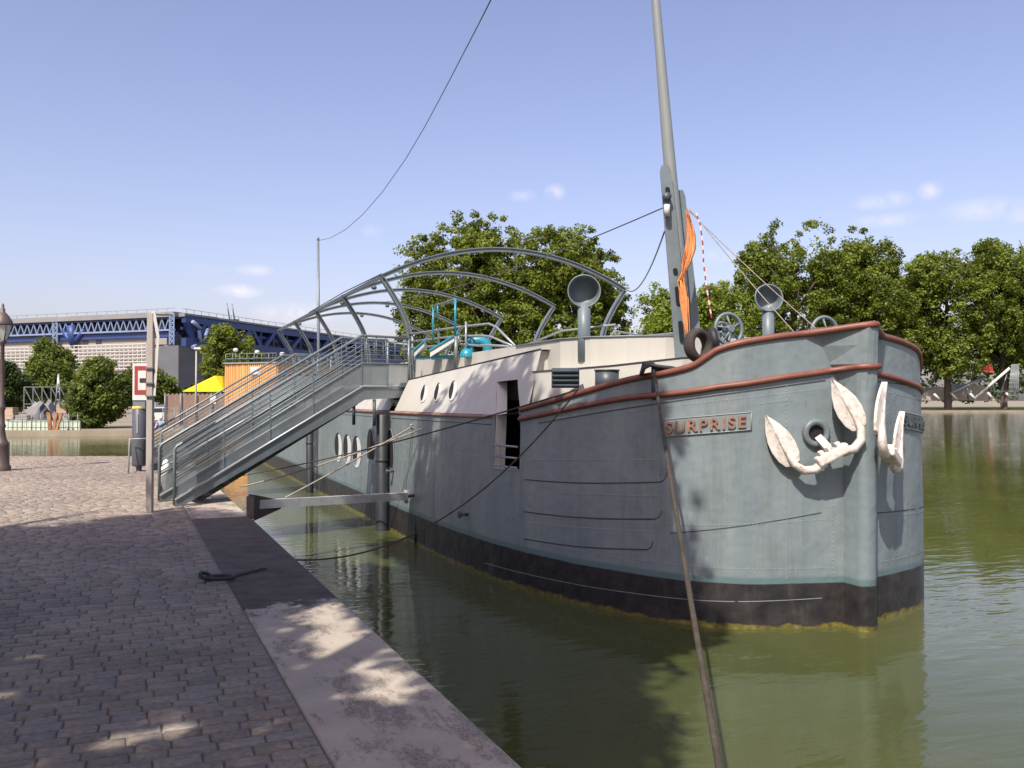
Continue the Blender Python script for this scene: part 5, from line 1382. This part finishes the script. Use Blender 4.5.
mb = MB(); zr = z1 + .1
for u in [k / 7 for k in range(8)]: p = q0.lerp(q1, u); mb.cyl(Vector((p.x, p.y, zr)), Vector((p.x, p.y, zr + .65)), .03, 6); p = q1.lerp(q2, u); mb.cyl(Vector((p.x, p.y, zr)), Vector((p.x, p.y, zr + .65)), .03, 6)
for h in (.3, .65):
    for a, b in ((q0, q1), (q1, q2)): mb.beam(Vector((a.x, a.y, zr + h)), Vector((b.x, b.y, zr + h)), .05, .05)
mb.build('roof_rail', M['galv'], ht)
mb = MB(); mb.box(at(256.5, dh - 1.05, 370.5), (.95, .04, .58), RZ); ps = mb.build('poster', M['white'], ht)
mb = MB(); c = at(256.5, dh - 1.10, 370.5); mb.tube([c + rt * -.15 + Vector((0, 0, .0)), c + rt * -.05 + Vector((0, 0, .06)), c + rt * .1 + Vector((0, 0, -.03)), c + rt * .25 + Vector((0, 0, .03))], .015, 5); mb.build('poster_mark', M['slate'], ps)
for i, (px, yt) in enumerate(((235.5, 352), (257, 354), (282, 356))):
    p = at(px, dh - .5, z=z1 + .1); t = at(px, dh - .5, yt); lo = empty('globe_lamp', p, ('globe lamp at the left corner of the orange hut roof', 'globe lamp in the middle of the orange hut roof', 'globe lamp at the right end of the orange hut roof')[i], 'lamp', 'globe lamps on the hut roof')
    mb = MB(); mb.cyl(p, t, .035, 6); mb.build('pole', M['galv'], lo); mb = MB(); mb.lathe(t + Vector((0, 0, -.02)), [(.001, 0), (.14, .03), (.2, .14), (.15, .28), (.001, .32)], 12); mb.build('globe', M['white'], lo)
p = at(196, 64, z=LZ); lo = empty('street_lamp', p, 'slender pale street lamp in front of the yellow canopy', 'street lamp')
mb = MB(); mb.tube([p, at(196, 64, 350)], [.09, .05], 8); mb.build('pole', M['post'], lo); mb = MB(); mb.box(at(197.5, 64, 348.5), (.5, .3, .14), RZ, bev=.03); mb.build('lamp_head', M['white'], lo)
# people sitting on the far bank
def person(px, d, col, label, seed):
    base = at(px, d, z=LZ + .10)
    f = -fw
    J = {'pel': base + Vector((0, 0, .12)), 'ch': base + Vector((0, 0, .42)) - f * .05, 'nk': base + Vector((0, 0, .58)), 'hd': base + Vector((0, 0, .72)) + f * .02, 'ht': base + Vector((0, 0, .83)),
         'kl': base + f * .42 + rt * .14 + Vector((0, 0, .32)), 'kr': base + f * .40 - rt * .12 + Vector((0, 0, .34)), 'fl': base + f * .62 + rt * .15 + Vector((0, 0, .03)), 'fr': base + f * .6 - rt * .14 + Vector((0, 0, .03)),
         'sl': base + rt * .19 + Vector((0, 0, .52)), 'sr': base - rt * .19 + Vector((0, 0, .52)), 'el': base + rt * .27 + f * .12 + Vector((0, 0, .30)), 'er': base - rt * .27 + f * .12 + Vector((0, 0, .30)),
         'hl': base + rt * .14 + f * .34 + Vector((0, 0, .36)), 'hr': base - rt * .12 + f * .34 + Vector((0, 0, .36))}
    rad = dict(pel=.15, ch=.15, nk=.055, hd=.095, ht=.07, kl=.07, kr=.07, fl=.045, fr=.045, sl=.06, sr=.06, el=.045, er=.045, hl=.035, hr=.035)
    ks = list(J); E = [('pel', 'ch'), ('ch', 'nk'), ('nk', 'hd'), ('hd', 'ht'), ('pel', 'kl'), ('pel', 'kr'), ('kl', 'fl'), ('kr', 'fr'), ('ch', 'sl'), ('ch', 'sr'), ('sl', 'el'), ('sr', 'er'), ('el', 'hl'), ('er', 'hr')]
    me = bpy.data.meshes.new('person'); me.from_pydata([J[k] - base for k in ks], [(ks.index(a), ks.index(b)) for a, b in E], [])
    me.materials.append(col); o = bpy.data.objects.new('person', me); COL.objects.link(o); o.location = base
    sk = o.modifiers.new('skin', 'SKIN'); sk.use_smooth_shade = True
    for i, k in enumerate(ks): me.skin_vertices[0].data[i].radius = (rad[k], rad[k]); me.skin_vertices[0].data[i].use_root = (k == 'pel')
    ss = o.modifiers.new('sub', 'SUBSURF'); ss.levels = 1; ss.render_levels = 1
    tag(o, label, 'person', 'people sitting on the far bank')
    hd = blob(J['hd'] + Vector((0, 0, .03)) - f * .01, .11, seed, (1, 1, 1.05), amp=.03).build('hair', M['bark' if seed == 1 else 'white'], o)
    fc = blob(J['hd'] + f * .035 + Vector((0, 0, -.02)), .088, seed, (.85, 1, 1.1), amp=.02).build('face', M['skin'], o)
person(153.5, 56.8, M['red'], 'person in a red top sitting on the far bank just right of the tall post', 1)
person(161, 56.8, mat('blue_grey_top', (.25, .32, .42), .8), 'person in a pale blue top and light cap sitting on the far bank', 2)

# ------------------------------------------------------------------ playground on the right bank
dP = 178
pg = empty('climbing_frame', at(990, dP, z=LZ), 'slanted white climbing frame with net tower at the right edge', 'climbing frame')
mb = MB(); mb.tube([at(974, dP, 399), at(1010, dP - 2, 368)], .28, 8); mb.build('main_bar', M['white'], pg)
mb = MB(); mb.tube([at(950, dP, 394), at(972, dP, 383), at(985, dP, 377)], .35, 8); mb.tube([at(968, dP, 376), at(985, dP, 370)], .15, 6); build_each(mb, 'side_bar', M['galv_lt'], pg)
for (x0, y0, x1, y1) in ((934, 394, 939.5, 399), (951.5, 393.5, 957, 399), (970, 393.5, 975.5, 399), (987.5, 392.5, 992.5, 398), (1006, 393, 1012, 398.5)):
    mb = MB(); mb.tube([at(x0, dP - 1, y0), at(x1, dP - 1, y1 + .6)], .25, 6); mb.build('short_bar', M['white'], pg)
mb = MB()
for k in range(9): mb.tube([at(1008 + k * 1.3, dP - 2, 399), at(1012 + k * .9, dP - 2, 364)], .07, 4)
for k in range(8): y = 366 + k * 4.2; mb.tube([at(1010 - k * .3, dP - 2, y), at(1019, dP - 2, y)], .06, 4)
mb.build('net', M['galv_lt'], pg)
mb = MB(); mb.prism([at(985, dP - 2.2, 366), at(992, dP - 2.2, 363.5), at(994, dP - 2.2, 373), at(984, dP - 2.2, 371.5), at(976, dP - 2.2, 371)], fw * .8); mb.build('red_seat', mat('red_canopy_paint', (.38, .06, .03), .5), pg)
mb = MB(); mb.tube([at(989, dP, 399), at(993, dP, 378)], .2, 6); mb.tube([at(1000, dP, 395), at(1008, dP, 372)], .12, 6); mb.tube([at(985, dP, 391), at(1010, dP, 391.5)], .10, 6); mb.tube([at(968, dP, 399.5), at(967.5, dP, 384)], .2, 6); build_each(mb, 'stay', M['galv'], pg)
mb = MB()
prof = [(922, 399), (922, 393), (932, 389), (945, 387), (958, 388), (972, 384), (984, 386), (996, 399)]
mb.prism([at(x, dP + 4, y if y < 399 else 400.5) for x, y in prof], fw * 8)
tag(mb.build('play_mound', mat('play_mound_concrete', (.36, .32, .27), .85, .15, .3)), 'pale beige concrete play mound behind the climbing frame', 'mound')

# ------------------------------------------------------------------ shade trees over the near quay, overhead and behind the camera
def shade_tree(px, py, seed, label, r=4.4, z0=5.2, z1=12.5, ncl=520, g=.5, tx=None):
    rr = random.Random(seed); cl = []
    base = Vector((*(tx or (px, py)), QZ)); root = empty('shade_tree', base, label, 'tree', 'plane trees shading the quay')
    tries = 0
    while len(cl) < ncl and tries < 20000:
        tries += 1
        p = Vector((rr.gauss(0, g), rr.gauss(0, g), rr.uniform(-1, 1)))
        if p.length > 1: continue
        q = Vector((px + p.x * r, py + p.y * r, (z0 + z1) / 2 + p.z * (z1 - z0) / 2))
        if not keep(q, rr): continue
        cl.append((tuple(q - base), .44, rr.uniform(.1, .5)))
    V, Fq, T = foliage(cl, .25, 38, seed); o = bulk_mesh('crown', V, Fq, LM['mid'], T); o.parent = root
    mb = MB(); mb.tube([(0, 0, -.1), (0, 0, .6), (.1, .05, 4), (px - base.x, py - base.y, 8.6)], [.32, .24, .2, .05], 12)
    for k in range(0 if tx else 8):
        a = 6.28 * k / 8 + rr.random(); h = rr.uniform(4, 7); mb.tube([(0.05, .05, h), (math.cos(a) * r * .35, math.sin(a) * r * .35, h + 1.6), (math.cos(a) * r * .7, math.sin(a) * r * .7, h + 2.6)], [.1, .06, .02], 7)
    t = mb.build('trunk', M['bark']); t.parent = root
sdir = -SUN
def keep(q, rr):  # shapes the crowns: clumps stay only where their shadow is wanted
    k = (q.z - QZ) / SUN.z; g = q + sdir * k                       # shadow on the quay
    # stay out of the picture: elevation seen from the camera
    d = q.x * SY + q.y * CY; lat = q.x * CY - q.y * SY
    if d > .3 and abs(lat / d) < .72 and (q.z - CAMZ - .9) / d < .56: return False
    k2 = (4.15 - q.x) / sdir.x; h = q + sdir * k2                # where the shadow meets the hull side
    nrm = Vector((2.2, 2.3, 0)).normalized()
    k3 = (Vector((4.3, 8.75, 0)) - q).dot(nrm) / sdir.dot(nrm); b = q + sdir * k3      # ... and the oblique bow
    if -.5 < b.z < 13 and b.x > 5.12 - .12 * (b.z - .6) and b.x < 9.3: return False
    if -.5 < b.z < 13 and 4.2 < b.x <= 5.2 and h.y < 9.0: return rr.random() < (.97 if b.z < 2.3 else .0)
    w = q + sdir * (q.z / SUN.z); wd = w.x * SY + w.y * CY; wp = 512 + F * (w.x * CY - w.y * SY) / max(.3, wd)
    if w.x > 1.6 and w.y < 7.2 and (wp > 640 or wp > 560 and rr.random() < .5): return False
    if -.5 < h.z < 8 and h.y < 24:
        if h.z > 2.05: return 9.6 < h.y < 12.2 and h.z < 2.9 and rr.random() < .4
        if h.y > 13.7: return False
        if h.y > 11.9 and h.z > 1.2: return rr.random() < .35
        if h.y > 8.4 and g.x > 3.2: return rr.random() < .93
    if -13 < g.x < 3.2:
        lim = 12.9 + .55 * (min(g.x, .8) + 1) + .3 * math.sin(g.x * 2.1) - 1.1 * max(0, g.x - .6)
        if g.y > lim - .2: return False
        pat = math.sin(g.x * 3.1 + 1.7 * math.sin(g.y * 1.9)) * math.sin(g.y * 3.7 + g.x * 1.6)
        if .8 < g.x < 1.75: return g.y > 7.3 or (pat > .42 and rr.random() < .5) or (g.y < 3.9 and pat > 0 and rr.random() < .6)
        if g.y < 5.5 and g.x < .9: return pat > .18 and rr.random() < .8
    return True
shade_tree(-5.0, 3.4, 71, 'plane tree left of the camera whose crown shades the cobbles', 4.9)
shade_tree(-3.6, -2.6, 72, 'plane tree behind the camera shading the near cobbles', 4.8, ncl=420)
shade_tree(-.7, 4.4, 73, 'plane tree overhanging the camera that dapples the barge side', 4.6, 6.0, 14.0, ncl=900, g=.8, tx=(-3.4, .6))
shade_tree(-10.5, 1.5, 75, 'unseen plane tree well left of the camera, added to dim the sky light', 4.8, ncl=420)  # this and the next two are added to screen off sky light
shade_tree(-13.0, 8.5, 76, 'unseen plane tree far left along the quay, added to block sky light', 4.6, ncl=380)
shade_tree(-9.5, -6.0, 77, 'unseen plane tree behind and left of the camera, added to cut sky light', 4.8, ncl=380)
shade_tree(-7.0, 7.0, 74, 'plane tree farther left of the camera at the shade edge', 4.6, ncl=420)

# ------------------------------------------------------------------ camera, light, sky
cam = bpy.data.cameras.new('camera'); co = bpy.data.objects.new('camera', cam); COL.objects.link(co)
co.location = (0, 0, CAMZ); co.rotation_euler = (R(90) + math.atan(16 / F), 0, -YAW)
cam.sensor_width = 36; cam.lens = F * 36 / 1024; cam.clip_end = 6000; cam.clip_start = .05
S.camera = co
sun = bpy.data.lights.new('sun', 'SUN'); sun.energy = 5.0; sun.angle = R(.53); sun.color = (1, .94, .84)
sno = bpy.data.objects.new('sun', sun); COL.objects.link(sno); sno.rotation_euler = SUN.to_track_quat('Z', 'Y').to_euler()
W = bpy.data.worlds.new('World'); S.world = W; W.use_nodes = True; nt = W.node_tree; N, L = nt.nodes, nt.links
bg = N['Background']; sky = N.new('ShaderNodeTexSky'); sky.sky_type = 'NISHITA'; sky.sun_disc = False
sky.sun_elevation = EL; sky.sun_rotation = math.atan2(SUN.x, SUN.y); sky.air_density = 1.0; sky.dust_density = 2.6; sky.ozone_density = 2.0; sky.altitude = 50
tc = N.new('ShaderNodeTexCoord')
tint = N.new('ShaderNodeMixRGB'); tint.blend_type = 'MULTIPLY'; tint.inputs[0].default_value = 1; L.new(sky.outputs[0], tint.inputs[1]); tint.inputs[2].default_value = (1.24, 1.01, 1.05, 1)
cur = tint.outputs[0]
nz = N.new('ShaderNodeTexNoise'); nz.inputs['Scale'].default_value = 26; nz.inputs['Detail'].default_value = 6; nz.inputs['Roughness'].default_value = .6; L.new(tc.outputs['Generated'], nz.inputs[0])
acc = None
for (x, y, w, h, s_) in ((237, 291, 20, 6, .9), (254, 270, 15, 5, .6), (296, 313, 36, 9, .8), (372, 231, 9, 6, .45), (523, 195, 13, 5, .6), (555, 191, 9, 7, .9), (884, 200, 22, 7, .75), (932, 190, 9, 7, .8), (893, 219, 26, 6, .5), (985, 209, 30, 9, .5), (1020, 214, 10, 7, .5), (715, 254, 26, 7, .4), (205, 268, 20, 4, .2)):
    D = Vector((SY, CY, 0)) + Vector((CY, -SY, 0)) * ((x - 512) / F) + Vector((0, 0, (HZ - y) / F)); D.normalize()
    mp = N.new('ShaderNodeVectorMath'); mp.operation = 'SUBTRACT'; L.new(tc.outputs['Generated'], mp.inputs[0]); mp.inputs[1].default_value = D
    sc = N.new('ShaderNodeVectorMath'); sc.operation = 'MULTIPLY'; L.new(mp.outputs[0], sc.inputs[0]); sc.inputs[1].default_value = (F / w, F / w, F / h)
    ln = N.new('ShaderNodeVectorMath'); ln.operation = 'LENGTH'; L.new(sc.outputs[0], ln.inputs[0])
    mr = N.new('ShaderNodeMapRange'); L.new(ln.outputs['Value'], mr.inputs[0]); mr.inputs[1].default_value = 0; mr.inputs[2].default_value = 1.35; mr.inputs[3].default_value = s_ * .8; mr.inputs[4].default_value = 0
    if acc is None: acc = mr.outputs[0]
    else: mx = N.new('ShaderNodeMath'); mx.operation = 'MAXIMUM'; L.new(acc, mx.inputs[0]); L.new(mr.outputs[0], mx.inputs[1]); acc = mx.outputs[0]
nr = N.new('ShaderNodeMapRange'); L.new(nz.outputs['Fac'], nr.inputs[0]); nr.inputs[1].default_value = .35; nr.inputs[2].default_value = .62
mm = N.new('ShaderNodeMath'); mm.operation = 'MULTIPLY'; L.new(acc, mm.inputs[0]); L.new(nr.outputs[0], mm.inputs[1])
cm = N.new('ShaderNodeMixRGB'); L.new(mm.outputs[0], cm.inputs[0]); L.new(cur, cm.inputs[1]); cm.inputs[2].default_value = (6.3, 5.6, 6.0, 1)
L.new(cm.outputs[0], bg.inputs[0]); bg.inputs[1].default_value = .15
S.view_settings.view_transform = 'Standard'; S.view_settings.look = 'None'; S.view_settings.exposure = 0.38; S.view_settings.gamma = 1
S.render.engine = 'CYCLES'; S.cycles.use_denoising = True; S.cycles.max_bounces = 6; S.cycles.transparent_max_bounces = 8
